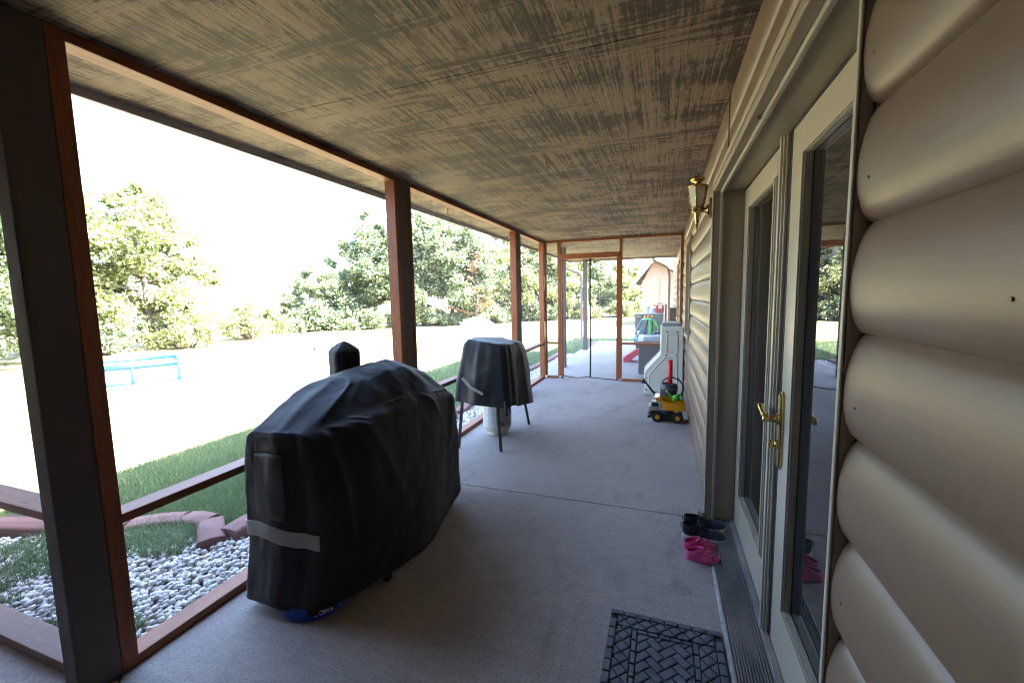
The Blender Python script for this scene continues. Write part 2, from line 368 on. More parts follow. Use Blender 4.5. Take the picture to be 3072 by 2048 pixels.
# ------------------------------------------------------------------ house
house = thing("house", (0, 0, 0), "tan log-sided house with the long covered porch along its wall", "house")
VAL = 1.915; PH = .1785; XV = 2.301; DEP = .026
prof_s = [0, .012, .04, .09, .16, .25, .36, .48, .60, .72, .82, .90, .96, 1.0]
prof_o = [0, .22, .42, .62, .79, .92, .99, 1.0, .95, .83, .67, .48, .26, 0]
def siding(name, y0, y1, z0, z1, parent, dx=0.):
    pts = []
    k0 = math.floor((z0 - VAL) / PH) - 1
    zz = []
    for k in range(k0, k0 + 20):
        for s_, o_ in zip(prof_s[:-1], prof_o[:-1]):
            zz.append((VAL + (k + s_) * PH, o_))
    zs = [z for z, _ in zz]; os_ = [o for _, o in zz]
    sel = [(z0, float(np.interp(z0, zs, os_)))] + [(z, o) for z, o in zz if z0 + 1e-4 < z < z1 - 1e-4] + [(z1, float(np.interp(z1, zs, os_)))]
    m = MB(); ys = list(np.arange(y0, y1, .3)) + [y1]
    rows = []
    for y in ys:
        row = []
        for i, (z, o) in enumerate(sel):
            wob = .0010 * mnoise.noise(Vector((y * .55, z * 5, 3))) + .0004 * mnoise.noise(Vector((y * 2.3, z * 9, 8)))
            row.append(m.bm.verts.new((XV + dx - DEP * o + wob * (o > .3), y, z)))
        rows.append(row)
    for a, b in zip(rows[:-1], rows[1:]):
        for i in range(len(a) - 1): m.face([a[i], b[i], b[i + 1], a[i + 1]], 0, True)
    for r in (rows[0], rows[-1]):      # closed cut ends
        z0v = m.bm.verts.new((XV + dx + .02, r[0].co.y, z0)); z1v = m.bm.verts.new((XV + dx + .02, r[0].co.y, z1))
        m.face(r + [z1v, z0v])
    bmesh.ops.recalc_face_normals(m.bm, faces=m.bm.faces[:])
    for e in m.bm.edges:
        if len(e.link_faces) == 2 and e.calc_face_angle(0) > math.radians(38): e.smooth = False
    return m.obj(name, SIDE, parent, recalc=False)
DY0, DY1 = .872, 2.85
siding("log_siding", -1.9, .846, -.02, 2.41, house)
siding("log_siding", 2.945, 5.30, -.02, 2.41, house)
siding("log_siding", 5.30, 6.17, 2.13, 2.41, house); siding("log_siding", 5.30, 6.17, -.02, .915, house)
siding("log_siding", 6.17, 9.2, -.02, 2.41, house)
siding("log_siding", 9.2, 10.1, 2.13, 2.41, house); siding("log_siding", 9.2, 10.1, -.02, .915, house)
siding("log_siding", 10.1, 15.4, -.02, 2.6, house)
siding("log_siding", .846, 2.945, 2.105, 2.41, house)
# lap joint cover where two courses butt above the door
lj = MB(); lj.box(2.2685, 2.274, 2.36, 2.364, 2.10, 2.409); lj.obj("siding_joint", BRONZE, house)
for z, y in ((1.80, .81), (1.62, .805), (1.265, .80), (.93, .805), (1.44, .50), (.75, .805)):
    MB().lathe([(.0024, 0), (.0024, .0025)], M=rot_to((0, 1, 0), (0, 0, 1), (XV - DEP * float(np.interp(((z - VAL) / PH) % 1, prof_s, prof_o)) + .0012, y, z)) @ Matrix.Rotation(math.pi, 4, 'Y'), n=8).obj("nail", BRONZE, house)
# inner wall body and dark room behind the glass
MB().box(2.329, 2.60, -3.2, .86, -.1, 2.42).obj("wall_core", SIDEF, house)
MB().box(2.329, 2.60, 2.95, 15.3, -.1, 2.42).obj("wall_core", SIDEF, house)
MB().box(2.52, 2.60, .862, 2.948, -.1, 2.42).obj("wall_core", DARKROOM, house)
# porch ceiling (rough sawn plywood sheets with joints) + eave
m = MB(); jy = [-3.2, -1.87, -.67, .53, 1.76, 2.965, 4.185, 5.405, 6.625, 7.845, 9.065, 10.285, 11.48]
for a, b in zip(jy[:-1], jy[1:]): m.box(-.455, 2.33, a + .0025, b - .0025, 2.41, 2.43)
m.box(-4.5, -.457, -3.2, .93, 2.41, 2.43)
m.obj("soffit_ceiling", CEIL, house)
bx("ceiling_backing", DARKROOM, house, -.44, 2.33, -3.1, 11.46, 2.433, 2.45, 0)
bx("fascia_board", FASC, house, -.48, -.457, .935, 11.48, 2.372, 2.50, .002)
bx("fascia_board", FASC, house, -.457, 2.3, 11.483, 11.505, 2.36, 2.50, .002)
bx("drip_edge", GUTT, house, -.50, -.482, .935, 11.50, 2.40, 2.52, .002)
bx("fascia_board", FASC, house, -4.5, -.457, .935, .958, 2.372, 2.50, .002)
m = MB(); m.prism([(-.52, 2.50), (5.5, 4.45), (11.5, 2.5), (11.5, 2.62), (5.5, 4.58), (-.52, 2.60)], 'y', -3.6, 11.53); m.obj("roof", SHEDROOF, house)
m = MB(); m.prism([(1.42, 2.74), (5.5, 4.30), (10.5, 2.7), (10.5, 2.84), (5.5, 4.44), (1.42, 2.86)], 'y', 11.54, 15.7); m.obj("roof", SHEDROOF, house)
m = MB(); m.box(-5, -.53, -3.6, .95, 2.45, 2.6); m.obj("roof", SHEDROOF, house)
bx("body_wall", SIDEF, house, 2.62, 10, -3.2, 15.25, -.1, 2.74, 0)
bx("gable_wall", SIDEF, house, -4.5, 2.6, -3.4, -3.2, -.1, 2.44, 0)
bx("unseen_dimming_wall", SIDEF, house, -.6, 2.6, -1.9, -1.75, -.02, 2.405, 0)  # unseen wall added behind the camera to darken the near porch
bx("unseen_light_blocker", SIDEF, house, -3.1, -3.0, -3.2, .45, -.02, 2.405, 0)  # added out of view to cut light on the nearest post
# far window trim
def window(y0, y1, z0, z1):
    w = bpy.data.objects.new("window", None); C.objects.link(w); w.parent = house
    m = MB(); t = .045
    m.box(2.262, 2.36, y1, y1 + t, z0 - t, z1 + t); m.box(2.262, 2.36, y0 - t, y0, z0 - t, z1 + t); m.box(2.262, 2.36, y0, y1, z1, z1 + t); m.box(2.255, 2.36, y0, y1, z0 - t, z0)
    m.obj("frame", TRIM, w, .003)
    bx("sash", DOORW, w, 2.335, 2.35, y0 + .001, y1 - .001, z0 + .001, z0 + .05); bx("sash", DOORW, w, 2.335, 2.35, y0 + .001, y1 - .001, (z0 + z1) / 2, (z0 + z1) / 2 + .04)
    bx("pane", GLASS, w, 2.352, 2.358, y0, y1, z0, z1, 0)
window(5.345, 6.12, .96, 2.085); window(9.245, 10.05, .96, 2.085)
# door casing, recess, leaves
dc = bpy.data.objects.new("door_frame", None); C.objects.link(dc); dc.parent = house
HZ = 2.05
m = MB()
m.box(2.26, 2.296, DY1, DY1 + .093, 0, HZ + .055); m.box(2.274, 2.296, DY0 - .024, DY0, 0, HZ + .055); m.box(2.26, 2.296, DY0, DY1, HZ, HZ + .055)
m.obj("casing", TRIM, dc, .004)
m = MB()
m.box(2.2965, 2.312, DY1 - .014, DY1 + .02, 0, HZ + .02); m.box(2.2965, 2.312, DY0 - .02, DY0 + .012, 0, HZ + .02); m.box(2.2965, 2.312, DY0 + .012, DY1 - .014, HZ - .014, HZ + .02)
m.box(2.254, 2.2595, DY1 - .002, DY1 + .012, 0, HZ + .01); m.box(2.2685, 2.2735, DY0 - .024, DY0 - .012, 0, HZ + .06); m.box(2.254, 2.2595, DY0, DY1 + .012, HZ + .03, HZ + .058)
m.obj("bead", TRIML, dc, .003)
m = MB()
m.box(2.3125, 2.47, DY1, DY1 + .03, 0, HZ + .03); m.box(2.3125, 2.47, DY0 - .03, DY0, 0, HZ + .03); m.box(2.3125, 2.47, DY0, DY1, HZ, HZ + .03)
m.obj("jamb", TRIM, dc, .002)
m = MB(); m.box(2.425, 2.44, DY1 - .012, DY1 - .001, .03, HZ - .001); m.box(2.424, 2.45, 1.872, 1.916, .03, HZ - .012); m.box(2.425, 2.44, DY0 + .001, DY1 - .012, HZ - .012, HZ - .001)
m.obj("weatherstrip", BLK, dc)
for z in (.35, .36, .75, 1.1, 1.11, 1.45, 1.75, 1.76, 1.95):
    MB().lathe([(.003, 0), (.003, .003)], M=rot_to((1, 0, 0), (0, 0, 1), (2.277, DY1 - .0005, z)), n=6).obj("screw", BRONZE, dc)
MB().lathe([(.007, 0), (.009, .004), (.008, .008), (.004, .010)], M=rot_to((1, 0, 0), (0, 1, 0), (2.285, 1.72, HZ - .012)), n=10).obj("screw", BRONZE, dc)
def leaf(y0, y1, left_glass, right_glass, name):
    d = bpy.data.objects.new(name, None); C.objects.link(d); d.parent = house
    X0, X1, Z0, Z1 = 2.425, 2.468, .035, HZ - .014; gz0, gz1 = .27, 1.915
    m = MB(); m.box(X0, X1, y0, right_glass, Z0, Z1); m.box(X0, X1, left_glass, y1, Z0, Z1)
    m.box(X0, X1, right_glass, left_glass, Z0, gz0); m.box(X0, X1, right_glass, left_glass, gz1, Z1)
    m.obj("panel", DOORW, d, .002)
    m = MB(); a, b = .020, .010
    for k, (w, x) in enumerate(((.022, 2.419), (.014, 2.413))):
        o = k * .006
        y_0, y_1, z_0, z_1 = right_glass - .014 + o, left_glass + .014 - o, gz0 - .014 + o, gz1 + .014 - o
        x1 = 2.4245 if k == 0 else 2.4185
        m.box(x, x1, y_0, y_0 + w, z_0, z_1); m.box(x, x1, y_1 - w, y_1, z_0, z_1); m.box(x, x1, y_0 + w, y_1 - w, z_0, z_0 + w); m.box(x, x1, y_0 + w, y_1 - w, z_1 - w, z_1)
    m.box(2.4255, 2.445, right_glass, right_glass + .008, gz0, gz1); m.box(2.4255, 2.445, left_glass - .008, left_glass, gz0, gz1); m.box(2.4255, 2.445, right_glass + .008, left_glass - .008, gz0, gz0 + .008); m.box(2.4255, 2.445, right_glass + .008, left_glass - .008, gz1 - .008, gz1)
    m.obj("glazing_bead", DOORW, d, .0015)
    bx("glass_pane", GLASS, d, 2.446, 2.452, right_glass, left_glass, gz0, gz1, 0)
    return d
d1 = leaf(1.917, 2.838, 2.66, 2.09, "door"); d2 = leaf(DY0 + .004, 1.871, 1.705, 1.01, "door")
m = MB(); m.box(2.412, 2.4245, 1.895, 1.955, .035, HZ - .016); m.box(2.403, 2.4115, 1.903, 1.947, .035, HZ - .016); m.box(2.396, 2.4025, 1.913, 1.934, .035, HZ - .016)
m.obj("astragal", DOORW, d1, .002)
def plate(y, z0, z1, d):
    # pointed brass escutcheon with lever; hung on the leaf face, x decreasing towards the porch
    n = 20; pts = []
    w = .027; h = (z1 - z0) / 2; zc = (z0 + z1) / 2
    for k in range(n * 2):
        a = math.pi * 2 * k / (n * 2); px = w * math.cos(a); pz = h * math.sin(a)
        pz = math.copysign(min(abs(pz) * 1.25, h - (abs(px) * .5 if abs(pz) > h * .8 else 0)), pz)
        pts.append((y + px, zc + pz))
    m = MB(); m.prism(pts, 'x', 2.416, 2.4245, sm=False); m.prism([(y + (a - y) * .7, zc + (b - zc) * .93) for a, b in pts], 'x', 2.410, 2.4155)
    m.obj("handle_plate", BRASSD, d, .0015)
    zl = zc + .045; L = []
    for t in np.linspace(0, 1, 10):
        L.append((2.372 - .006 * math.sin(t * math.pi), y + .002 + .115 * t, zl + .004 + .028 * math.sin((t - .1) * 2.4) * t))
    m = MB(); m.lathe([(.021, 0), (.021, .006), (.013, .010), (.011, .040), (.014, .044), (.014, .052), (.0, .053)], M=rot_to((0, 1, 0), (0, 0, -1), (2.4095, y, zl)), n=16)
    m.tube(L, [.014, .0125, .011, .0095, .009, .0095, .0115, .0125, .011, .005], 10); m.obj("handle", BRASS, d, smooth=True)
    m = MB(); m.lathe([(.017, 0), (.017, .008), (.012, .012), (.0, .013)], M=rot_to((0, 1, 0), (0, 0, -1), (2.4095, y, zc - .055)), n=16)
    m.box(2.382, 2.400, y - .004, y + .004, zc - .072, zc - .038); m.obj("lock", BRASS, d, .001)
plate(1.838, .765, 1.075, d2)
m = MB(); nr = 14
for i in range(nr):
    x = 2.262 + i * (.155 / nr); m.box(x, x + .155 / nr * .5, DY0 - .02, DY1 + .0, .0145, .0255)
m.box(2.26, 2.47, DY0 - .02, DY1, -.01, .0140); m.box(2.40, 2.424, DY0, DY1, .0205, .034)
m.obj("threshold", plain("weathered_threshold", (.36, .32, .30), (.15, .14, .14), 5, .6, bs=.5, bscale=30, stretch=(1, .6, 1)), house, .0015)
m = MB(); prev = None
for i in range(60):
    y = .5 + i * (2.35 / 59); x = 2.2535 + .003 * mnoise.noise(Vector((y * 9, 0, 0))); w = .003 + .004 * abs(mnoise.noise(Vector((y * 14, 5, 0))))
    cur = (m.bm.verts.new((x - w, y, .001)), m.bm.verts.new((x, y, .008)), m.bm.verts.new((2.2595, y, .012)))
    if prev: m.face([prev[0], cur[0], cur[1], prev[1]]); m.face([prev[1], cur[1], cur[2], prev[2]])
    prev = cur
m.obj("caulk_line", plain("white_caulk", (.42, .42, .41), (.22, .22, .22), 30, .7), house)

# gutter downspout at the corner of the wing
def dspout(name, pts, label, r=(.042, .032)):
    P = [Vector(p) for p in pts]; out = [P[0]]
    for i in range(1, len(P) - 1):
        a, b, c = P[i - 1], P[i], P[i + 1]; ra = min(.10, (b - a).length / 2, (c - b).length / 2)
        s_, e_ = b + (a - b).normalized() * ra, b + (c - b).normalized() * ra
        for t in np.linspace(0, 1, 6): out.append(s_ * (1 - t) ** 2 + b * 2 * t * (1 - t) + e_ * t * t)
    out.append(P[-1]); m = MB(); m.tube(out, [r] * len(out), 4, sq=True)
    o = m.obj(name, GUTT, None, .008); return tag(o, label, "downspout")
dspout("downspout", [(1.70, 12.05, 2.55), (1.70, 12.05, 2.36), (2.10, 12.05, 2.14), (2.13, 12.05, 1.95), (2.13, 12.05, .0)], "mauve-brown downspout running down the house wall in front of the far garage")
dspout("downspout", [(-.60, 11.2, 2.42), (-.60, 11.2, 2.25), (-.09, 11.4, 2.02), (-.085, 11.42, .35), (-.085, 11.42, .25), (-.30, 11.34, .13)], "grey-brown downspout with a bent outlet beside the farthest porch post")

# ------------------------------------------------------------------ posts and screens
def post(x0, x1, y0, y1, z1, label):
    o = MB().box(x0, x1, y0, y1, 0, z1).obj("porch_post", POST, None, .004)
    return tag(o, label, "post", "taupe porch posts")
post(-.080, 0, .787, .919, 2.41, "broad dark post nearest the camera at the left edge, tan on its near side")
post(-.10, -.002, 2.952, 3.098, 2.41, "taupe post directly behind the large black grill cover")
post(-.10, -.002, 5.832, 5.985, 2.41, "taupe post directly behind the small covered grill")
post(-.028, .114, 8.45, 8.59, 2.41, "taupe post seen just past the left stud of the screen door")
post(-.045, .075, 11.40, 11.47, 2.41, "farthest taupe post, seen through the screen door beside the bent downspout")
T = .04
def screen_y(name_label, ya, yb, screen, st0=.05, st1=.045, group="orange framed screen panels"):
    p = thing("screen_panel", (0, ya, 0), name_label, "screen panel", group)
    L = yb - ya
    x0, x1 = -.089, 0
    bx("top_rail", WY, p, x0, x1, 0, L, 2.371, 2.409); bx("bottom_rail", WY, p, x0 - .01, x1, 0, L, 0, T)
    bx("stud", WZ, p, x0, x1 + .001, 0, st0, T, 2.371); bx("stud", WZ, p, x0, x1 + .001, L - st1, L, T, 2.371)
    bx("mid_rail", WY, p, x0 - .008, x1 - .002, st0, L - st1, .597, .635)
    bx("screen_mesh", screen, p, -.080, -.0795, st0, L - st1, T, 2.371, 0)
    return p
screen_y("large screen panel between the near left post and the post behind the big grill cover", .919, 2.951, SCREEN, .056, .045)
screen_y("middle screen panel behind the small covered grill", 3.099, 5.831, VINYL, .035, .045)
pC = screen_y("narrow last side panel with clear plastic, touching the far corner", 5.986, 7.318, VINYL, .03, .04)
# near left cross panel
p = thing("screen_panel", (0, 0, 0), "dark screen panel left of the nearest post, turned across the porch", "screen panel", "orange framed screen panels")
bx("top_rail", WX, p, -4.4, -.081, .845, .93, 2.371, 2.409); bx("bottom_rail", wood("muddy_plank", (2, 30, 30), (.34, .20, .15), (.25, .13, .10), (.42, .36, .32)), p, -4.4, -.081, .845, .95, 0, .045)
bx("mid_rail", WX, p, -2.4, -.081, .885, .985, .600, .635); bx("stud", POST, p, -.100, -.081, .845, .93, .045, 2.371)
bx("stud", POST, p, -2.45, -2.40, .845, .93, .045, 2.371); bx("screen_mesh", SCREEND, p, -2.4, -.10, .935, .9355, .045, 2.371, 0)
# far wall panels at y 7.318
Y7 = 7.318
def far_panel(label, x0, x1, mid=None, s0=.04, s1=.04, tr=True, br=True):
    p = thing("screen_panel", (x0, Y7, 0), label, "screen panel", "orange framed screen panels"); L = x1 - x0
    bx("top_rail", WX, p, 0, L, 0, .06, 2.371, 2.409)
    if s0: bx("stud", WZ, p, 0, s0, 0, .08, T, 2.371)
    if s1: bx("stud", WZ, p, L - s1, L, 0, .08, T, 2.371)
    if br: bx("bottom_rail", WX, p, s0, L - s1, 0, .08, 0, T)
    if mid: bx("mid_rail", WX, p, s0, L - s1, 0, .08, mid - .036, mid)
    bx("screen_mesh", SCREEN, p, s0, L - s1, .07, .0705, T, 2.371, 0); return p
far_panel("slim screen panel between the far corner and the left side of the screen door", .001, .285, .645, .028, .05)
p = thing("screen_door_frame", (0, Y7, 0), "orange timber doorway with header, in the far screen wall", "door frame")
bx("jamb", WZ, p, .286, .318, .004, .1, 0, 2.085); bx("header", WX, p, .286, 1.288, -.012, .08, 2.086, 2.175)
bx("jamb", WZ, p, 1.245, 1.289, .004, .1, 0, 2.085); bx("top_rail", WX, p, .286, 1.288, 0, .06, 2.371, 2.409)
bx("screen_mesh", SCREEN, p, .286, 1.288, .06, .0605, 2.176, 2.370, 0)
pr_ = far_panel("wide right screen panel behind the white play kitchen", 1.29, 2.285, .656, .045, .05)
ds = thing("screen_door", (0, Y7, 0), "pull-apart insect screen door with a black strip down its middle", "screen door")
bx("screen_mesh", SCREEN, ds, .319, 1.244, .05, .0505, .03, 2.085, 0)
m = MB(); m.tube([(.800 + .004 * math.sin(z * 3), .045, z) for z in np.linspace(.02, 2.085, 12)], [(.014, .006)] * 12, 8); m.obj("center_strip", BLK, ds)
m = MB(); m.tube([(x, .045, .045 - .03 * math.sin(math.pi * (x - .32) / .48)) for x in np.linspace(.32, .80, 10)], .009, 6)
m.tube([(x, .045, .028 - .022 * (x - .8) / .44) for x in np.linspace(.80, 1.243, 8)], .009, 6); m.obj("bottom_hem", BLK, ds)
# loose cord seams in the clear plastic
for lb, P in (("dark cord hanging inside the plastic at the far end of the middle panel", [(-.06, 5.62, 2.30), (-.055, 5.60, 1.3), (-.06, 5.50, .9)]), ("dark cord hanging in the middle of the narrow last side panel", [(-.06, 6.78, 2.2), (-.055, 6.70, 1.2), (-.06, 6.62, .75)]), ("dark cord hanging close to the far corner stud", [(-.06, 7.12, 2.2), (-.055, 7.10, 1.3), (-.06, 7.05, .7)])):
    tag(MB().tube(P, .0035, 5).obj("hanging_cord", GUTT), lb, "cord", "cords hanging in the clear plastic")
# hooks
def hook(loc, label, s=1.):
    m = MB(); pts = [(0, 0, 0), (0, 0, -.035), (.004, 0, -.055), (.012, 0, -.068), (.020, 0, -.062), (.022, 0, -.05)]
    m.tube([(loc[0] + a * s, loc[1] + b * s, loc[2] + c * s) for a, b, c in pts], .0028 * s, 6); tag(m.obj("ceiling_hook", BRONZE), label, "hook", "porch ceiling hooks")
hook((1.198, 3.0, 2.41), "small hook hanging from the middle of the plywood ceiling")
hook((-.2, 4.15, 2.41), "small hook under the eave outside the middle screen panel", 1.3)
hook((-.2, 6.55, 2.41), "small hook under the eave outside the narrow last panel", 1.5)
# brown wire near the top-left corner
m = MB(); m.tube([(-.30, .62, 2.385), (-.22, .66, 2.36), (-.14, .70, 2.355), (-.08, .72, 2.37), (-.06, .73, 2.408)], .004, 6); tag(m.obj("loose_wire", plain("tan_wire", (.30, .2, .12))), "thin brown wire looping under the ceiling at the top left corner", "wire")

# ------------------------------------------------------------------ wall lantern
lan = thing("wall_lantern", (2.19, 3.17, 0), "brass lantern with clear ribbed glass mounted on the siding beside the door", "wall lamp")
def hexring(r, z, n=6): return [(r * math.cos(math.pi * 2 * k / n + .3), r * math.sin(math.pi * 2 * k / n + .3), z) for k in range(n)]
m = MB(); m.rings([hexring(.038, 2.022), hexring(.064, 2.155)], cap=False, sm=False); m.obj("glass_panel", LGLASS, lan)
m = MB()
for k in range(6):
    a = hexring(.040, 2.020)[k]; b = hexring(.067, 2.158)[k]; m.tube([a, b], .0032, 6)
for r, z in ((.040, 2.020), (.066, 2.156)):
    h = hexring(r, z); m.tube(h + [h[0]], .0035, 6)
m.obj("cage", BRASS, lan)
m = MB(); m.lathe([(.068, 2.157), (.066, 2.161), (.040, 2.170), (.020, 2.176), (.016, 2.183), (.040, 2.196), (.048, 2.205), (.040, 2.216), (.018, 2.228), (.007, 2.234), (.004, 2.243), (.0, 2.246)], n=24); m.obj("cap", BRASS, lan)
m = MB(); m.lathe([(.0, 1.875), (.004, 1.880), (.008, 1.895), (.012, 1.898), (.012, 1.902), (.009, 1.906), (.012, 1.93), (.018, 1.985), (.018, 1.992), (.030, 1.996), (.031, 2.020), (.039, 2.024), (.0, 2.026)], n=24); m.obj("stem", BRASS, lan)
m = MB(); m.lathe([(.0, 2.026), (.012, 2.03), (.014, 2.09), (.008, 2.115), (.0, 2.12)], n=12); m.obj("bulb", plain("ivory_candle", (.75, .72, .62), None, 5, .5), lan)
m = MB(); m.lathe([(.036, 0), (.036, .008), (.030, .014), (.018, .022), (.012, .05), (.012, .075)], M=rot_to((0, 1, 0), (0, 0, -1), (.072, .01, 2.005)), n=20)
m.tube([(.02, .006, 2.005), (-.012, .002, 2.005)], .012, 10); m.obj("bracket", BRASS, lan)
bx("mounting_block", BRONZE, lan, .074, .095, -.045, .055, 1.955, 2.075, .006)
m = MB(); m.tube([(.02, .004, 1.985), (.022, 0, 1.95), (.012, 0, 1.915), (.016, 0, 1.90)], .0016, 5); m.obj("wire", BRASSD, lan)

# ------------------------------------------------------------------ covered grills
def catmull(P, t):
    n = len(P) - 1; f = min(max(t * n, 0), n - 1e-6); i = int(f); u = f - i
    p0, p1, p2, p3 = P[max(i - 1, 0)], P[i], P[i + 1], P[min(i + 2, n)]
    return .5 * ((2 * p1) + (p2 - p0) * u + (2 * p0 - 5 * p1 + 4 * p2 - p3) * u * u + (3 * p1 - p0 - 3 * p2 + p3) * u ** 3)
def cover_surface(rings, top, NU=260, NV=90, round_=7, wr=None, seed=0):
    """rings: list of closed control polygons (same count, counter-clockwise seen from above), bottom to top; top: ridge points per control"""
    K = len(rings[0]); allr = [np.array(r, float) for r in rings] + [np.array(top, float)]
    dense = []
    for r in allr:
        cl = np.vstack([r, r[:1]]); ts = np.linspace(0, K, NU, endpoint=False)
        pts = np.array([cl[int(t)] * (1 - (t - int(t))) + cl[int(t) + 1] * (t - int(t)) for t in ts])
        k = np.hanning(round_ * 2 + 1); k /= k.sum()
        pp = np.vstack([pts[-round_:], pts, pts[:round_]]); pts = np.array([np.convolve(pp[:, c], k, 'valid') for c in range(3)]).T
        dense.append(pts)
    D = np.array(dense); G = np.zeros((NV, NU, 3))
    for j in range(NV):
        t = j / (NV - 1); n = len(D) - 1; f = min(t * n, n - 1e-6); i = int(f); u = f - i
        lin = D[i] * (1 - u) + D[i + 1] * u; cm = catmull(D, t); G[j] = lin * .45 + cm * .55
    return G
def wrinkle(G, fn):
    NV, NU, _ = G.shape
    du = np.roll(G, -1, 1) - np.roll(G, 1, 1); dv = np.gradient(G, axis=0); N = np.cross(du, dv); N /= (np.linalg.norm(N, axis=2, keepdims=True) + 1e-9)
    H = np.zeros((NV, NU))
    for j in range(NV):
        for i in range(NU): H[j, i] = fn(G[j, i], i / NU, j / (NV - 1))
    return G + N * H[..., None], N
def grid_obj(G, name, mat, parent, closed=True, smooth=True, flip=False):
    NV, NU, _ = G.shape; f = []
    for j in range(NV - 1):
        for i in range(NU if closed else NU - 1):
            a, b = j * NU + i, j * NU + (i + 1) % NU; q = (a, b, b + NU, a + NU); f.append(q[::-1] if flip else q)
    return npmesh(name, G.reshape(-1, 3), f, mat, parent, smooth)
def patch(G, N, u0, u1, v0, v1, off, name, mat, parent, wav=0.):
    NV, NU, _ = G.shape; n, k = 28, 14; P = np.zeros((k, n, 3))
    for j in range(k):
        for i in range(n):
            u = (u0 + (u1 - u0) * i / (n - 1)) * NU; v = (v0 + (v1 - v0) * j / (k - 1) + wav * math.sin(i / n * 5.2)) * (NV - 1)
            a, b = int(math.floor(u)) % NU, int(v); fu, fv = u - math.floor(u), v - b; a2, b2 = (a + 1) % NU, min(b + 1, NV - 1)
            g = (G[b, a] * (1 - fu) + G[b, a2] * fu) * (1 - fv) + (G[b2, a] * (1 - fu) + G[b2, a2] * fu) * fv
            P[j, i] = g + N[b, a] * off
    o = grid_obj(P, name, mat, parent, False); md = o.modifiers.new("t", 'SOLIDIFY'); md.thickness = .002; md.offset = 1; return o
def fold(d, w): return math.exp(-(d / w) ** 2)
smk = thing("covered_smoker_grill", (.4, 2.0, 0), "large black fabric covered grill with grey stripe and side pocket on the near end", "grill", "covered grills")
inv = Vector(smk.location)
# controls: FL, Fmid, FR, R1, R2, R3, RR, Bmid, RL, Lmid  (counter-clockwise from above starting front-left)
hem = [(.118, 1.350, .045), (.30, 1.325, .060), (.515, 1.365, .018), (.625, 1.56, .045), (.70, 1.76, .045), (.73, 2.10, .035), (.655, 2.60, .105), (.40, 2.80, .10), (.12, 2.74, .1), (.10, 2.0, .08)]
r05 = [(.145, 1.36, .30), (.32, 1.345, .30), (.58, 1.385, .28), (.68, 1.60, .28), (.725, 1.85, .28), (.725, 2.15, .28), (.64, 2.62, .30), (.40, 2.80, .3), (.11, 2.75, .3), (.09, 2.0, .3)]
r1 = [(.155, 1.355, .60), (.34, 1.34, .60), (.612, 1.375, .60), (.685, 1.62, .58), (.70, 1.90, .57), (.695, 2.2, .55), (.625, 2.66, .52), (.38, 2.79, .55), (.10, 2.75, .55), (.09, 2.0, .6)]
r2 = [(.19, 1.355, .835), (.36, 1.345, .86), (.56, 1.375, .845), (.655, 1.65, .845), (.665, 1.95, .845), (.655, 2.25, .83), (.60, 2.66, .74), (.36, 2.77, .77), (.12, 2.72, .78), (.10, 2.0, .84)]
r3 = [(.235, 1.385, .890), (.37, 1.385, .895), (.505, 1.41, .890), (.58, 1.70, .905), (.585, 2.0, .925), (.575, 2.3, .915), (.545, 2.62, .815), (.35, 2.72, .835), (.16, 2.66, .85), (.15, 2.0, .92)]
r4 = [(.20, 1.70, 1.010), (.31, 1.70, 1.015), (.425, 1.76, 1.005), (.46, 1.88, 1.020), (.47, 2.05, 1.040), (.465, 2.25, 1.035), (.44, 2.50, .945), (.33, 2.58, .95), (.22, 2.54, .96), (.19, 2.1, 1.03)]
tp = [(.29, 1.82, 1.035), (.31, 1.82, 1.035), (.34, 1.84, 1.035), (.35, 1.95, 1.06), (.35, 2.08, 1.078), (.35, 2.22, 1.083), (.34, 2.38, 1.03), (.32, 2.40, 1.02), (.30, 2.38, 1.02), (.31, 2.1, 1.075)]
G = cover_surface([hem, r05, r1, r2, r3, r4], tp, round_=5)
def wf(p, u, v):
    low = max(0, 1 - v * 1.35)
    q = Vector((p[0] * 1.2, p[1] * 1.2, p[2] * .35))
    h = .010 * low * mnoise.noise(Vector((u * 12, v * 1.2, 1))) + .0025 * low * mnoise.noise(Vector((u * 40, v * 2.0, 7)))
    h += .010 * mnoise.noise(q * 3.2 + Vector((9, 0, 0))) + .005 * mnoise.noise(Vector((p[0], p[1], p[2])) * 9) + .0022 * mnoise.noise(Vector((p[0], p[1], p[2])) * 23) - .006 * (abs(mnoise.noise(Vector((p[0] * 3.1 + 4, p[1] * 3.1 + p[2] * 1.5, p[2] * 2.2)))) ** .7 - .3) * (1 if v > .3 else .5) - .003 * abs(mnoise.noise(Vector((p[0] * 8, p[1] * 8 - p[2] * 5, p[2] * 6)))) ** .6
    # hanging folds from the shoulders, diagonal tension creases on the long side
    side = 1 if .22 < u < .64 else 0
    if side and v < .8:
        for (ua, va, ub, vb, w, a) in ((.205, .66, .222, .02, .008, .016), (.250, .64, .42, .12, .014, .016), (.215, .60, .27, .05, .010, .022), (.235, .62, .33, .30, .008, .014), (.27, .66, .31, .52, .008, .012), (.60, .62, .545, .20, .010, .018), (.585, .66, .50, .56, .009, .013), (.46, .60, .56, .35, .008, .010), (.35, .64, .43, .60, .010, .008)):
            tt = min(max((va - v) / (va - vb + 1e-6), 0), 1); uc = ua + (ub - ua) * tt
            h += a * fold(u - uc, w) * math.sin(math.pi * min(1, tt * 1.1 + .05)) 
    if v > .55:
        for (uc, w, a) in ((.12, .02, .006), (.22, .014, .010), (.30, .02, -.006), (.42, .02, .007), (.55, .02, -.007), (.62, .012, .009)):
            h += a * fold(u - uc, w) * math.sin(math.pi * min(1, (v - .55) / .45))
    if .0 <= u <= .2 and v < .6:
        h += .010 * fold(u - .12, .02) * (1 - v) - .012 * fold(u - .165, .012) * (1 - v)
    return h
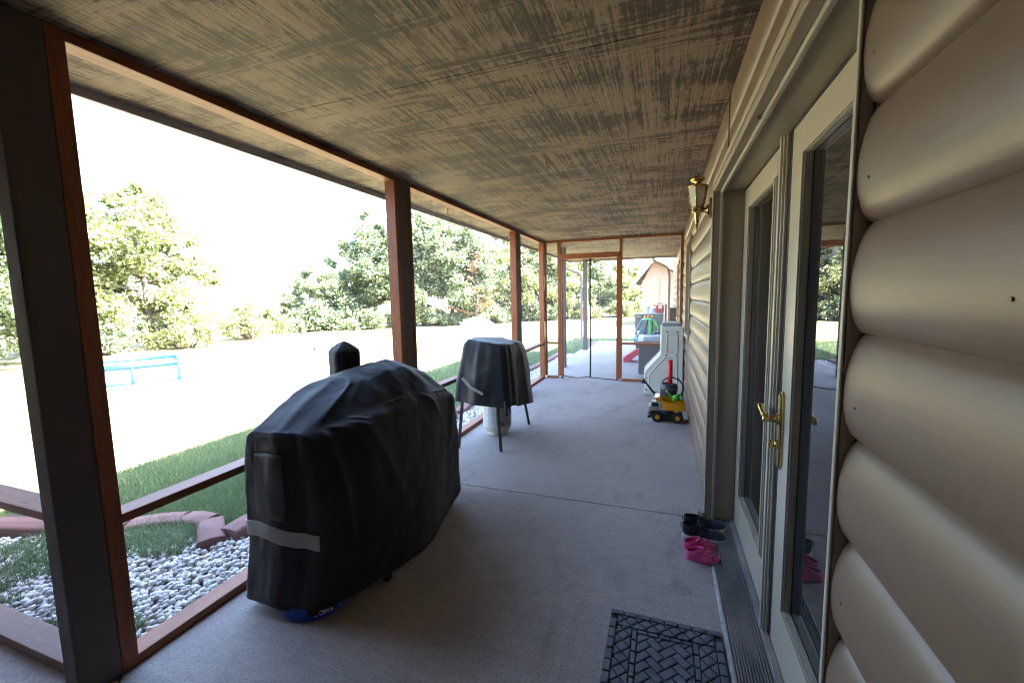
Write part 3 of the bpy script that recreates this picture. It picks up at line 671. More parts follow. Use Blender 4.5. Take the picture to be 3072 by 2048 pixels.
G, Nn = wrinkle(G, wf); G2 = G - np.array(inv)
cov = grid_obj(G2, "fabric_cover", COVER, smk)
# close the ridge
NUc = G2.shape[1]; half = NUc // 2
capf = MB(); vs = [capf.bm.verts.new(p) for p in G2[-1]]; capf.face(vs, 0, True); capf.obj("cover_crown", COVER, smk)
md = cov.modifiers.new("t", 'SOLIDIFY'); md.thickness = .003; md.offset = -1
patch(G2, Nn, .004, .192, .205, .245, .0035, "grey_stripe", STRIPE, smk, .006)
patch(G2, Nn, .046, .132, .265, .445, .0015, "mesh_pocket", POCKET, smk)
patch(G2, Nn, .050, .124, .455, .478, .004, "pocket_flap", BLK, smk)
# hem seam
P = [tuple(G2[1, i % NUc] + Nn[1, i % NUc] * .002) for i in range(0, NUc + 1, 2)]; m = MB(); m.tube(P, .003, 5, cap=False); m.obj("hem", COVER, smk)
# chimney sock
m = MB(); rr = []
for z, s, px_ in ((.86, 1.04, 0), (.95, 1.01, 0), (1.04, 1.0, 0), (1.10, 1.01, 0), (1.138, 1.0, .0), (1.150, .96, .2), (1.168, .76, .5), (1.184, .52, .8), (1.197, .28, 1.), (1.203, .10, 1.)):
    ring = []
    for k in range(72):
        a = 2 * math.pi * k / 72; ca, sa = math.cos(a), math.sin(a)
        r = .083 * s * (1 + .11 * abs(math.sin(2 * (a + .35))) ** 1.5) * (1 - .035 * math.exp(-((((a + 1.15) % (2 * math.pi)) - 0) / .07) ** 2) - .035 * math.exp(-((((a + 1.15) % (2 * math.pi)) - 2 * math.pi) / .07) ** 2))
        r *= 1 + .025 * mnoise.noise(Vector((ca * 3, sa * 3, z * 9))); r *= 1 - px_ * .22 * abs(math.cos(2 * (a + .35))) ** 2
        ring.append((.150 - inv.x + r * ca, 2.08 - inv.y + r * sa, z + .006 * mnoise.noise(Vector((ca * 4, sa * 4, 2)))))
    rr.append(ring)
m.rings(rr); m.obj("chimney_cover", COVER, smk)
# castors and feet below the hem
def castor(x, y):
    m = MB(); m.lathe([(.0, -.014), (.020, -.014), (.027, -.008), (.027, .008), (.020, .014), (.0, .014)], M=rot_to((0, 0, 1), (0, 1, 0), (x, y, .028)), n=18); m.box(x - .012, x + .012, y - .018, y + .018, .05, .14); return m.obj("castor", BLK, smk, .002)
castor(.665 - inv.x, 1.715 - inv.y); castor(.60 - inv.x, 2.52 - inv.y); castor(.18 - inv.x, 2.6 - inv.y)
bk = thing("blue_tub", (.415, 1.495, 0), "round blue plastic tub with white lettering peeking out under the large black cover", "tub")
BLUE = plain("blue_plastic", (.012, .06, .42), (.01, .045, .33), 6, .35)
m = MB(); m.lathe([(.0, .004), (.145, .0), (.157, .006), (.158, .012), (.150, .052), (.152, .058), (.146, .060), (.140, .056), (.140, .02), (.0, .015)], n=48); m.obj("body", BLUE, bk)
WHITE = plain("white_plastic", (.75, .75, .74), (.68, .68, .68), 5, .4)
for i, ch in enumerate("LOWE'S"):
    a = math.radians(-48 + i * 8.5); rr_ = .1552; n_ = Vector((math.cos(a), math.sin(a), 0)); t_ = Vector((-math.sin(a), math.cos(a), 0))
    text("letter", ch, .026, rot_to(t_, (-.25 * math.cos(a), -.25 * math.sin(a), 1), n_ * rr_ + Vector((0, 0, .032))), WHITE, bk, .0008, True)

gr2 = thing("covered_griddle", (.33, 4.0, 0), "smaller dark fabric covered grill on four thin legs above a gas cylinder", "grill", "covered grills")
inv2 = Vector(gr2.location)
hem = [(.075, 3.59, .475), (.33, 3.54, .455), (.625, 3.575, .435), (.70, 3.72, .435), (.655, 3.85, .385), (.73, 4.05, .375), (.66, 4.40, .30), (.33, 4.58, .32), (.03, 4.50, .40), (.03, 4.05, .45)]
r1 = [(.12, 3.60, .70), (.34, 3.56, .70), (.615, 3.585, .70), (.665, 3.75, .69), (.635, 3.9, .66), (.68, 4.08, .64), (.635, 4.38, .62), (.32, 4.54, .62), (.04, 4.47, .66), (.04, 4.05, .69)]
r2 = [(.175, 3.61, .93), (.36, 3.585, .93), (.60, 3.60, .92), (.635, 3.78, .91), (.62, 3.95, .90), (.635, 4.1, .89), (.60, 4.36, .86), (.31, 4.48, .87), (.05, 4.42, .90), (.06, 4.05, .92)]
r3 = [(.20, 3.62, 1.03), (.38, 3.605, 1.035), (.59, 3.62, 1.005), (.61, 3.8, 1.0), (.60, 3.96, .985), (.60, 4.1, .985), (.57, 4.33, .955), (.31, 4.44, .985), (.07, 4.38, .99), (.10, 4.05, 1.02)]
r4 = [(.23, 3.66, 1.060), (.39, 3.65, 1.052), (.56, 3.66, 1.022), (.575, 3.82, 1.010), (.57, 3.96, 1.0), (.565, 4.08, 1.0), (.53, 4.28, .985), (.31, 4.38, 1.015), (.12, 4.32, 1.02), (.15, 4.05, 1.05)]
tp = [(.33, 3.85, 1.045), (.37, 3.85, 1.045), (.42, 3.86, 1.02), (.44, 3.92, 1.015), (.44, 4.0, 1.01), (.44, 4.05, 1.01), (.42, 4.14, 1.015), (.34, 4.16, 1.03), (.27, 4.14, 1.04), (.28, 4.0, 1.05)]
G = cover_surface([hem, r1, r2, r3, r4], tp, NU=200, NV=60, round_=4)
def wf2(p, u, v):
    low = max(0, 1 - v * 1.3)
    h = .012 * low * mnoise.noise(Vector((u * 12, v, 4))) + .004 * low * mnoise.noise(Vector((u * 42, v * 2, 2))) + .006 * mnoise.noise(Vector((p[0], p[1], p[2])) * 7) - .008 * abs(mnoise.noise(Vector((p[0] * 6, p[1] * 6 - p[2] * 4, p[2] * 4)))) ** .6
    h += .016 * fold(u - .235, .012) * low - .020 * fold(u - .275, .012) * low + .012 * fold(u - .02, .014) * low + .008 * fold(u - .10, .02) * low
    if v > .75: h += .012 * mnoise.noise(Vector((p[0] * 6, p[1] * 6, 1)))
    return h
G, Nn = wrinkle(G, wf2); G2 = G - np.array(inv2)
cov = grid_obj(G2, "fabric_cover", COVER2, gr2); md = cov.modifiers.new("t", 'SOLIDIFY'); md.thickness = .003; md.offset = -1
capf = MB(); capf.face([capf.bm.verts.new(p) for p in G2[-1]], 0, True); capf.obj("cover_crown", COVER2, gr2)
m = MB(); m.prism([(-.125, .70), (-.095, .72), (-.02, .635), (.10, .575), (.092, .552), (-.04, .61)], 'y', -.452, -.447); 
for v in m.bm.verts: v.co.y -= .012 + .03 * max(0, (.64 - v.co.z)) * 0
o = m.obj("strap", STRIPE, gr2)
m = MB(); m.tube([(.30, -.43, .50), (.305, -.44, .44), (.315, -.45, .40), (.33, -.45, .375)], [(.012, .003)] * 4, 6); m.obj("hanging_strap", BLK, gr2)
LEGM = plain("black_steel_leg", (.035, .035, .04), (.02, .02, .023), 20, .45, .3)
for a, b in (((.17, 3.66, .62), (.126, 3.60, 0)), ((.515, 3.66, .62), (.563, 3.615, 0)), ((.525, 4.34, .55), (.560, 4.52, 0)), ((.14, 4.34, .55), (.11, 4.50, 0))):
    m = MB(); A, B = Vector(a) - inv2, Vector(b) - inv2; m.tube([A, B], [(.017, .017)] * 2, 4, sq=True); m.obj("leg", LEGM, gr2, .002)
m = MB(); m.tube([Vector((.10, 3.60, .36)) - inv2, Vector((.155, 3.60, .36)) - inv2], .006, 8); m.tube([Vector((.165, 3.60, .40)) - inv2, Vector((.185, 3.60, .40)) - inv2], .012, 8); m.obj("leg_knob", BLK, gr2)

tank = thing("propane_cylinder", (.325, 4.13, 0), "cream propane cylinder with printed label under the smaller covered grill", "gas cylinder")
CREAM = plain("cream_tank_paint", (.56, .56, .46), (.50, .50, .41), 5, .45)
R0 = .152
m = MB(); m.lathe([(.0, .028), (.095, .030), (.128, .048), (.147, .075), (R0, .098), (R0 + .003, .104), (R0, .110), (R0, .352), (R0 + .003, .358), (R0, .364), (.146, .40), (.12, .435), (.07, .455), (.03, .46), (.03, .475), (.0, .475)], n=56); m.obj("vessel", CREAM, tank)
m = MB(); m.lathe([(.108, .0), (.114, .0), (.114, .045), (.108, .045)], n=40, cap=False); m.obj("foot_ring", CREAM, tank)
def curvepatch(r, a0, a1, z0, z1, name, mat, par, fz=None):
    P = np.zeros((8, 24, 3))
    for j in range(8):
        for i in range(24):
            a = math.radians(a0 + (a1 - a0) * i / 23); z = z0 + (z1 - z0) * j / 7
            if fz: z = fz(i / 23, j / 7)
            P[j, i] = (r * math.cos(a), r * math.sin(a), z)
    return grid_obj(P, name, mat, par, False)
LAB = plain("white_label", (.66, .68, .68), (.60, .62, .63), 8, .45); LABG = plain("grey_label", (.30, .29, .31), (.26, .25, .27), 8, .45)
LBLUE = plain("blue_label", (.015, .10, .32), (.03, .05, .22), 8, .4); INK = plain("print_ink", (.06, .065, .09), None, 5, .6); INKL = plain("faint_ink", (.30, .32, .35), None, 5, .6)
curvepatch(R0 + .0012, -165, -72, .114, .345, "label", LAB, tank); curvepatch(R0 + .0015, -72, -5, .114, .345, "label", LABG, tank)
curvepatch(R0 + .0026, -52, 0, .25, .35, "label", LBLUE, tank, lambda u, v: .345 - (1 - v) * .12 * min(1, u * 1.1))
m = MB()
def inkline(m, r, a0, a1, z, h=.0035):
    prev = None
    for a in np.linspace(math.radians(a0), math.radians(a1), 10):
        cur = (m.bm.verts.new((r * math.cos(a), r * math.sin(a), z)), m.bm.verts.new((r * math.cos(a), r * math.sin(a), z + h)))
        if prev: m.face([prev[0], cur[0], cur[1], prev[1]])
        prev = cur
for k in range(30):
    z = .120 + k * .0065
    if k == 12: continue
    a = -108 + random.uniform(0, 2)
    while a < -76:
        w = random.uniform(3, 11); inkline(m, R0 + .0022, a, min(a + w, -76), z, .0028); a += w + 1.5
    a = -150
    while a < -116:
        w = random.uniform(3, 9); inkline(m, R0 + .0022, a, min(a + w, -114), z, .0026); a += w + 2
m.obj("fine_print", INKL, tank)
for q in ((-110, -74, .242, .0022), (-112, -82, .322, .014), (-62, -44, .13, .025)):
    m = MB(); inkline(m, R0 + .0024, *q); m.obj("print_block", INK, tank)

# ------------------------------------------------------------------ toys on the porch
YEL = plain("yellow_toy_paint", (.80, .40, .012), (.74, .36, .01), 8, .32, coat=.2); TYRE = plain("black_toy_tyre", (.015, .015, .017), None, 12, .6)
SIL = plain("silver_toy_plastic", (.45, .43, .42), (.38, .36, .35), 10, .35, .3); TINT = plain("tinted_toy_window", (.008, .03, .035), None, 5, .1)
tk = thing("toy_dump_truck", (2.04, 5.10, 0), "yellow toy dump truck with black tyres facing left beside the siding", "toy truck")
def wheel(x, y, r=.058, w=.045):
    t = MB(); t.lathe([(.0, -w / 2), (r * .55, -w / 2), (r * .86, -w / 2), (r, -w / 2 + .008), (r, w / 2 - .008), (r * .86, w / 2), (.0, w / 2)], M=rot_to((0, 0, 1), (1, 0, 0), (x, y, r)), n=28)
    for k in range(18):
        a = 2 * math.pi * k / 18; M = Matrix.Translation((x, y, r)) @ Matrix.Rotation(a, 4, 'Y'); t.box(r - .003, r + .0035, -w / 2 - .001, w / 2 + .001, -.0045, .0045, M=M)
    o = t.obj("wheel", TYRE, tk, .001)
    h = MB()
    h.lathe([(.0, .006), (.011, .006), (.013, .001), (.022, -.001), (.024, .004), (.027, .004), (.027, -.006), (.0, -.006)], M=rot_to((1, 0, 0), (0, 0, 1), (x, y - w / 2 - .001, r)), n=20)
    h.obj("hub", YEL, o)
# local coordinates: +x = towards the house wall, -y = towards camera
for x in (-.097, .118):
    for y in (-.075, .095): wheel(x, y)
m = MB(); m.box(-.185, .16, -.045, .065, .045, .105); m.box(-.05, .06, -.085, .10, .035, .10); m.box(-.205, -.165, -.095, .11, .045, .075); m.prism([(-.175, .10), (-.165, .125), (-.125, .135), (-.065, .135), (-.03, .105), (-.04, .095), (-.07, .12), (-.125, .12), (-.155, .095)], 'y', -.10, -.045)
m.obj("chassis", plain("black_toy_plastic", (.02, .02, .022), None, 9, .45), tk, .003)
m = MB(); m.prism([(-.195, .105), (-.19, .175), (-.175, .182), (-.17, .17), (-.075, .165), (-.065, .12), (-.15, .118)], 'y', -.085, .10); m.obj("bonnet", SIL, tk, .003)
m = MB(); m.prism([(-.168, .17), (-.160, .232), (-.085, .232), (-.078, .17)], 'y', -.086, .03); m.obj("cab", SIL, tk, .003)
m = MB(); m.prism([(-.160, .180), (-.154, .224), (-.092, .224), (-.088, .180)], 'y', -.089, -.0865); m.obj("cab_window", TINT, tk)
m = MB()
for k in range(3): m.prism([(-.188 + k * .012, .125), (-.180 + k * .012, .155), (-.175 + k * .012, .155), (-.183 + k * .012, .125)], 'y', -.0865, -.0855)
m.obj("hazard_stripe", YEL, tk)
bx("side_panel", plain("navy_badge", (.03, .035, .07)), tk, -.150, -.078, -.0868, -.0855, .125, .158, 0)
text("lettering", "TONKA", .028, rot_to((1, 0, 0), (0, 0, 1), (-.114, -.0872, .142)), WHITE, tk, .0005, True)
# tipper bed: open trough
def bedpoly(y, inset=0): return [(-.122, y, .245), (-.055, y, .262), (.04, y, .235), (.190, y, .222), (.215, y, .15), (-.035, y, .148), (-.06, y, .238)]
m = MB(); yo, yi = -.105, .115
side = [(-.060, .262), (.035, .232), (.185, .222), (.212, .150), (-.036, .148)]
m.prism(side, 'y', yo, yo + .006); m.prism([(a, b + .012) for a, b in side], 'y', yi - .006, yi)
m.prism([(-.036, .148), (.212, .150), (.212, .158), (-.036, .156)], 'y', yo + .006, yi - .006)
m.prism([(-.036, .150), (-.060, .262), (-.052, .262), (-.028, .150)], 'y', yo + .006, yi - .006)
m.prism([(-.128, .285), (-.110, .240), (-.058, .243), (-.056, .262), (-.075, .290)], 'y', yo, yi)
m.prism([(.035, .232), (.187, .222), (.187, .214), (.034, .224)], 'y', yo - .006, yo)
m.prism([(.075, .15), (.135, .15), (.13, .125), (.08, .125)], 'y', yo + .004, yo + .02)
m.obj("tipper_bed", YEL, tk, .003)
for k in range(4): bx("bed_rib", YEL, tk, -.01 + k * .055, .0 + k * .055, yo - .004, yo, .156, .212, .001)
m = MB()
for k in range(3): m.prism([(.100 + k * .016, .213), (.106 + k * .016, .218), (.112 + k * .016, .218), (.106 + k * .016, .213)], 'y', yo - .0072, yo - .0062)
m.obj("vent_slot", BLK, tk)
bx("sticker", WHITE, tk, -.118, -.080, yo + .0, yo + .05, .2895, .2915, .001)

GRN = plain("lime_plastic", (.10, .52, .03), (.08, .46, .03), 6, .35)
gc = thing("toy_watering_can", (2.145, 5.12, .192), "small lime green toy watering can lying in the bed of the dump truck", "toy watering can")
m = MB(); rings = []
for t in np.linspace(0, 1, 9):
    r = .052 * math.sin(math.pi * (t * .86 + .10)) ** .6; x = -.055 + .11 * t
    rings.append([(x, r * math.cos(a), .085 + r * 1.0 * math.sin(a)) for a in np.linspace(0, 2 * math.pi, 20, endpoint=False)])
m.rings(rings); m.obj("body", GRN, gc)
m = MB(); m.tube([(-.035, 0, .085), (-.075, 0, .115), (-.115, 0, .160), (-.142, 0, .195)], [.022, .014, .011, .012], 10); m.obj("spout", GRN, gc)
m = MB(); m.tube([(.0, 0, .132), (.03, 0, .150), (.065, 0, .140), (.088, 0, .110), (.086, 0, .075), (.06, 0, .06)], [(.008, .012)] * 6, 8); m.obj("handle", GRN, gc)

GREYP = plain("slate_plastic", (.045, .048, .060), (.038, .04, .05), 8, .45)
wc = thing("watering_can", (2.07, 5.72, 0), "large dark grey watering can with long spout standing behind the toy truck", "watering can")
m = MB(); m.lathe([(.0, .0), (.102, .0), (.106, .01), (.104, .235), (.108, .242), (.108, .262), (.102, .268), (.102, .285), (.097, .305), (.070, .318), (.066, .312), (.066, .25), (.0, .25)], n=36); m.obj("body", GREYP, wc)
m = MB(); m.tube([(-.095, 0, .09), (-.14, 0, .145), (-.20, 0, .20), (-.255, 0, .275), (-.285, 0, .315)], [.034, .024, .016, .013, .013], 12); m.obj("spout", GREYP, wc)
m = MB(); m.lathe([(.012, 0), (.016, .004), (.038, .052), (.040, .060), (.0, .064)], M=rot_to((0, 1, 0), (.66, 0, .75), (-.272, 0, .300)) @ Matrix.Rotation(math.pi, 4, 'X') if False else Matrix.Translation((-.278, 0, .305)) @ Matrix.Rotation(math.radians(-58), 4, 'Y'), n=20); m.obj("rose", GREYP, wc)
m = MB(); hp = [(-.085, .290), (-.07, .345), (-.02, .385), (.05, .392), (.12, .365), (.165, .31), (.175, .24), (.15, .175), (.10, .15)]
m.tube([(a, 0, b) for a, b in hp], [(.011, .014)] * 9, 10); m.obj("handle", GREYP, wc)
RED = plain("red_plastic", (.60, .015, .03), (.52, .012, .025), 6, .35)
m = MB(); pf = [(.0, .02), (.034, .02), (.034, .40)]
for k in range(5): pf += [(.030, .405 + k * .024), (.033, .412 + k * .024), (.033, .424 + k * .024)]
pf += [(.030, .535), (.036, .56), (.041, .572), (.041, .580), (.030, .583), (.0, .58)]
bat = m.lathe(pf, n=24).obj("toy_bat", RED); bat.location = (2.085, 5.72, .252 - .02); bat.scale = (.86, .86, .66)
tag(bat, "red plastic toy bat with ribbed grip standing upright in the dark watering can", "toy bat")

# play kitchen seen from its side
WHP = plain("off_white_plastic", (.62, .62, .57), (.57, .575, .53), 3, .45, coat=.05); TEAL = plain("teal_cap", (.03, .16, .14), None, 6, .4); GBL = plain("grey_blue_plastic", (.24, .28, .38), None, 5, .45)
pk = thing("play_kitchen", (1.98, 6.38, 0), "off-white plastic play kitchen seen side-on against the siding, with teal screw caps", "play kitchen")
out = [(1.965, .985), (1.975, 1.0), (2.235, 1.0), (2.252, .985), (2.262, .93), (2.262, .04), (2.255, .0), (1.752, .0), (1.738, .02), (1.738, .325), (1.762, .365), (1.952, .585), (1.962, .62)]
out = [(a - 1.98, b) for a, b in out]
m = MB(); m.prism(out, 'y', 0, .05); o = m.obj("side_panel", WHP, pk, .010, 3)
o2 = o.copy(); C.objects.link(o2); o2.parent = pk; o2.location = (-.012, .42, 0)
m = MB(); m.prism([(a * .96 + .002, b * .975 + .006) for a, b in out], 'y', .052, .418); m.obj("cabinet", WHP, pk)
bx("top_board", GBL, pk, -.008, .255, .0, .46, 1.003, 1.022, .004) if False else None
m = MB(); m.box(-.005, .245, .02, .45, .985, 1.035); m.obj("top_board", GBL, pk, .006)
m = MB(); m.box(.0, .24, .10, .44, 1.036, 1.048); m.obj("top_lip", WHP, pk, .004)
def rimpoly(name, poly, w=.007):
    m = MB(); P = [(a - 1.98, -.001, b) for a, b in poly]; m.tube(P + [P[0]], w * 1.3, 6, cap=False); m.obj(name, WHP, pk)
rimpoly("moulded_rim", [(2.041, .884), (2.187, .884), (2.187, .632), (2.041, .632)]); rimpoly("moulded_rim", [(2.017, .553), (2.183, .556), (2.192, .080), (1.83, .07), (1.812, .09), (1.811, .303)])
for a, b in ((2.043, .922), (2.179, .921), (2.04, .590), (2.179, .591), (1.767, .076), (1.765, .248)):
    MB().lathe([(.012, 0), (.012, .004), (.008, .007), (.0, .008)], M=rot_to((1, 0, 0), (0, 0, 1), (a - 1.98, -.001, b)), n=16).obj("screw_cap", TEAL, pk)

# ------------------------------------------------------------------ things on the far patio
DKP = plain("grey_brown_resin", (.155, .15, .155), (.13, .125, .13), 3, .6, bs=.2, bscale=120); LID = plain("blue_grey_resin", (.24, .26, .33), None, 3, .5)
db = thing("deck_box", (1.57, 8.03, 0), "grey resin storage box with lighter lid outside the right screen panel", "storage box")
bx("bin", DKP, db, 0, .66, 0, .60, 0, .575, .012); m = MB(); m.prism([(-.01, .578), (-.01, .612), (.30, .665), (.62, .672), (.62, .578)], 'x', -.012, .672); m.obj("lid", LID, db, .006)
m = MB(); m.prism([(-.014, .604), (-.014, .616), (.30, .669), (.62, .676), (.62, .664), (.30, .655)], 'x', -.016, .085); m.obj("lid_edge", WHITE, db, .002)
sl = thing("toy_slide", (1.19, 9.47, 0), "red plastic toddler slide behind the grey storage box", "toy slide")
m = MB()
for y in (0, .30):
    m.prism([(-.01, .0), (-.01, .085), (.02, .10), (.78, .62), (.84, .60), (.84, .55), (.16, .055), (.16, .0)], 'y', y, y + .03)
m.prism([(.0, .0), (.0, .03), (.03, .045), (.78, .54), (.80, .52), (.10, .03), (.10, .0)], 'y', .03, .30)
m.obj("chute", plain("coral_red_plastic", (.55, .045, .07), (.50, .04, .06), 5, .4), sl, .006)
m = MB(); m.prism([(.80, 0), (.80, .56), (.86, .58), (1.05, 0), (.99, 0), (.86, .45), (.85, 0)], 'y', 0, .33); m.obj("ladder", RED, sl, .006)
car = thing("ride_on_toy_car", (1.55, 12.0, 0), "dinosaur-like ride-on toy car with green roof and teal body before the grey cabinet", "toy car")
GRN2 = plain("leaf_green_plastic", (.10, .45, .13), None, 5, .4); TEALB = plain("teal_plastic", (.035, .16, .20), None, 5, .4); ORG = plain("orange_plastic", (.80, .36, .05), None, 5, .4)
def blob(m, c, r, n=16, k=9):
    rings = []
    for i in range(1, k):
        a = math.pi * i / k; rings.append([(c[0] + r[0] * math.sin(a) * math.cos(b), c[1] + r[1] * math.sin(a) * math.sin(b), c[2] - r[2] * math.cos(a)) for b in np.linspace(0, 2 * math.pi, n, endpoint=False)])
    m.rings(rings); return m
m = MB(); blob(m, (-.17, 0, .26), (.17, .20, .15)); blob(m, (.14, 0, .25), (.26, .21, .15)); m.box(-.1, .36, -.19, .19, .10, .30); m.obj("body", TEALB, car, .02)
m = MB(); m.rings([[(-.09 + .34 * t, y, .80 + .035 * math.sin(math.pi * t) - .05 * t + dz) for t in np.linspace(0, 1, 9)] + [(-.09 + .34 * t, y, .78 + .02 * math.sin(math.pi * t) - .05 * t + dz) for t in np.linspace(1, 0, 9)] for y, dz in ((-.20, -.01), (-.1, .008), (0, .012), (.1, .008), (.20, -.01))]); m.obj("roof", GRN2, car, .004)
for y in (-.18, .18):
    m = MB(); m.tube([(-.08, y, .79), (-.24, y, .50), (-.26, y, .40)], [(.016, .022)] * 3, 8); m.obj("front_pillar", GBL, car)
    m = MB(); m.tube([(.06, y, .80), (.0, y, .55), (-.03, y, .38)], [(.018, .024)] * 3, 8); m.obj("door_pillar", GREYP, car)
    m = MB(); m.tube([(.12, y, .80), (.13, y, .55), (.13, y, .36)], [(.05, .03)] * 3, 8); m.tube([(.24, y, .75), (.32, y, .60), (.33, y, .38)], [(.025, .03)] * 3, 8); m.obj("rear_pillar", GRN2, car)
for k in range(3):
    m = MB(); blob(m, (-.01 + k * .085, -.03, .86 + (.012 if k == 1 else 0)), (.038, .03, .042), 10, 6); m.obj("roof_spike", ORG, car)
for x, y in ((-.17, -.215), (.24, -.215), (-.17, .215), (.24, .215)):
    m = MB(); m.lathe([(.0, -.03), (.06, -.03), (.075, -.02), (.075, .02), (.06, .03), (.0, .03)], M=rot_to((0, 0, 1), (1, 0, 0), (x, y, .075)), n=18); m.obj("wheel", BLK, car)
for y in (-.13, .05):
    m = MB(); blob(m, (-.20 + (y + .13) * .1, y, .42), (.062, .06, .055), 14, 8); m.obj("eye", WHITE, car)
    m = MB(); blob(m, (-.235 + (y + .13) * .1, y - .045, .42), (.02, .018, .024), 8, 6); m.obj("pupil", BLK, car)
m = MB()
for a, b, r in ((-.30, -.10, .028), (-.22, -.19, .025), (-.12, -.205, .03)): blob(m, (a, b, .30), (r, r, r), 8, 6)
m.obj("white_spot", WHITE, car)
m = MB(); m.tube([(-.07, -.16, .36), (-.075, -.17, .47), (-.08, -.17, .53)], [.018, .014, .018], 8); blob(m, (-.08, -.17, .54), (.032, .03, .028), 10, 6); m.obj("horn", plain("cyan_plastic", (.03, .25, .36), None, 5, .4), car)
fc = thing("toy_arch", (1.83, 8.95, 0), "navy and red arched toy back standing behind the grey storage box", "toy")
for nm, r, mt, w in (("outer_arch", .20, plain("navy_plastic", (.03, .035, .13), None, 5, .4), .018), ("inner_arch", .165, WHITE, .008)):
    m = MB(); m.tube([(.10 + r * 1.15 * math.cos(a), 0, .52 + r * .85 * math.sin(a)) for a in np.linspace(math.pi, 0, 14)], [(w, .04)] * 14, 8); m.obj(nm, mt, fc)
m = MB(); m.prism([(.10 + .16 * 1.15 * math.cos(a), .52 + .16 * .8 * math.sin(a)) for a in np.linspace(math.pi, 0, 14)] + [(.28, 0), (-.08, 0)], 'y', .0, .04); m.obj("back_panel", RED, fc, .004)
gb = thing("grey_cabinet", (1.22, 12.75, 0), "tall flat grey metal cabinet with small warning label behind the toy car", "cabinet")
GM = plain("grey_painted_metal", (.17, .19, .20), (.14, .155, .165), 3, .5); bx("casing", GM, gb, 0, .78, 0, .62, 0, .905, .012); bx("top_edge", WHITE, gb, -.012, .80, -.012, .63, .906, .918, .003)
bx("warning_label", BLK, gb, .03, .165, -.006, -.001, .755, .888, .001)
yb = plain("label_yellow", (.62, .58, .28), None, 4, .5)
m = MB(); m.box(.036, .159, -.0075, -.0062, .768, .776); m.box(.036, .159, -.0075, -.0062, .795, .802); m.box(.036, .159, -.0075, -.0062, .878, .883); m.box(.031, .036, -.0075, -.0062, .758, .884); m.box(.159, .164, -.0075, -.0062, .758, .884); m.obj("label_band", yb, gb)
m = MB(); blob(m, (.098, -.008, .848), (.016, .003, .018), 10, 6); m.box(.085, .111, -.0078, -.0062, .812, .834); m.box(.048, .066, -.0078, -.0062, .815, .86); m.box(.13, .148, -.0078, -.0062, .815, .86); m.obj("label_symbol", LAB, gb)
def bucket(loc, r, h, label, mat):
    t = thing("bucket", loc, label, "bucket", "white buckets on the grey cabinet")
    m = MB(); m.lathe([(.0, .0), (r * .86, .0), (r, h * .92), (r * 1.05, h * .93), (r * 1.05, h), (r * .95, h), (r * .82, .01), (.0, .01)], n=28); m.obj("body", mat, t)
    m = MB(); m.tube([(r * 1.04 * math.cos(a), -r * .3 * math.sin(a) - r * .75, h * .86 - .07 * math.sin(a)) for a in np.linspace(0, math.pi, 9)], .004, 5); m.obj("handle", SIL, t); return t
bucket((1.535, 13.0, .918), .085, .20, "taller plain white bucket on the grey cabinet", WHITE); bucket((1.712, 12.98, .918), .080, .145, "shorter white bucket between the taller bucket and the red can", LAB)
rc = thing("red_fuel_can", (1.90, 13.0, .918), "red fuel can with white sticker on the right end of the grey cabinet", "fuel can")
REDM = plain("faded_red_plastic", (.42, .06, .07), (.36, .05, .06), 5, .45); m = MB(); m.box(-.11, .105, -.09, .09, 0, .225); m.obj("tank", REDM, rc, .02, 3)
bx("lid_ridge", REDM, rc, -.115, .11, -.094, .094, .145, .155, .003); bx("sticker", WHITE, rc, -.04, .055, -.0965, -.0945, .135, .205, .001)
m = MB(); m.tube([(-.09, 0, .225), (-.06, 0, .275), (.05, 0, .28), (.08, 0, .225)], .012, 8); m.tube([(-.10, 0, .19), (-.165, 0, .24), (-.17, 0, .265)], .014, 8); m.obj("handle", REDM, rc)
hr = thing("hose_box", (2.12, 10.7, 0), "brown lidded hose box on a post against the wall above the play kitchen", "hose box")
bx("bin", BRONZE, hr, 0, .16, 0, .35, .82, 1.10, .01); bx("lid", POST, hr, -.01, .165, -.01, .36, 1.102, 1.13, .005); bx("leg", POST, hr, .02, .06, .02, .06, 0, .82); bx("leg", POST, hr, .10, .14, .29, .33, 0, .82)
pb = thing("leaning_board", (2.02, 10.9, 0), "weathered grey board leaning upright by the hose box", "board")
m = MB(); m.box(0, .05, 0, .03, 0, 1.22); m.obj("plank", plain("weathered_board", (.22, .20, .18), (.15, .14, .13), 9, .8, stretch=(1, 1, .2)), pb, .002)

gc.scale = (.80,) * 3
# ------------------------------------------------------------------ shoes, mat
def shoe_surface(L, W, prof, name, mat, parent, z0=0., opening=None, nx=34, nu=26):
    """prof: list of (t, halfwidth, top height) along the length; ring cross-sections"""
    ts = np.linspace(0, 1, nx); pt = [p[0] for p in prof]; rings = []
    m = MB()
    for t in ts:
        w = np.interp(t, pt, [p[1] for p in prof]) * W; h = np.interp(t, pt, [p[2] for p in prof]); cy = np.interp(t, pt, [p[3] if len(p) > 3 else 0 for p in prof]) * W
        ring = []
        for k in range(nu):
            a = 2 * math.pi * k / nu; ca, sa = math.cos(a), math.sin(a)
            yy = cy + w * math.copysign(abs(ca) ** .75, ca) * (1 - .22 * max(0, sa)); zz = z0 + (h * max(0, sa) ** .8 if sa > 0 else -.006 * abs(sa))
            if opening and opening[0] < t < opening[1] and sa > .80:      # foot opening dips inwards
                e = math.sin(math.pi * (t - opening[0]) / (opening[1] - opening[0])) ** .5; zz = z0 + zz * 0 + h * .80 ** .8 - opening[2] * e * ((sa - .80) / .20) ** .35
            ring.append((t * L, yy, zz))
        rings.append(ring)
    m.rings(rings); o = m.obj(name, mat, parent); sb = o.modifiers.new("s", 'SUBSURF'); sb.levels = 1; sb.render_levels = 2; return o
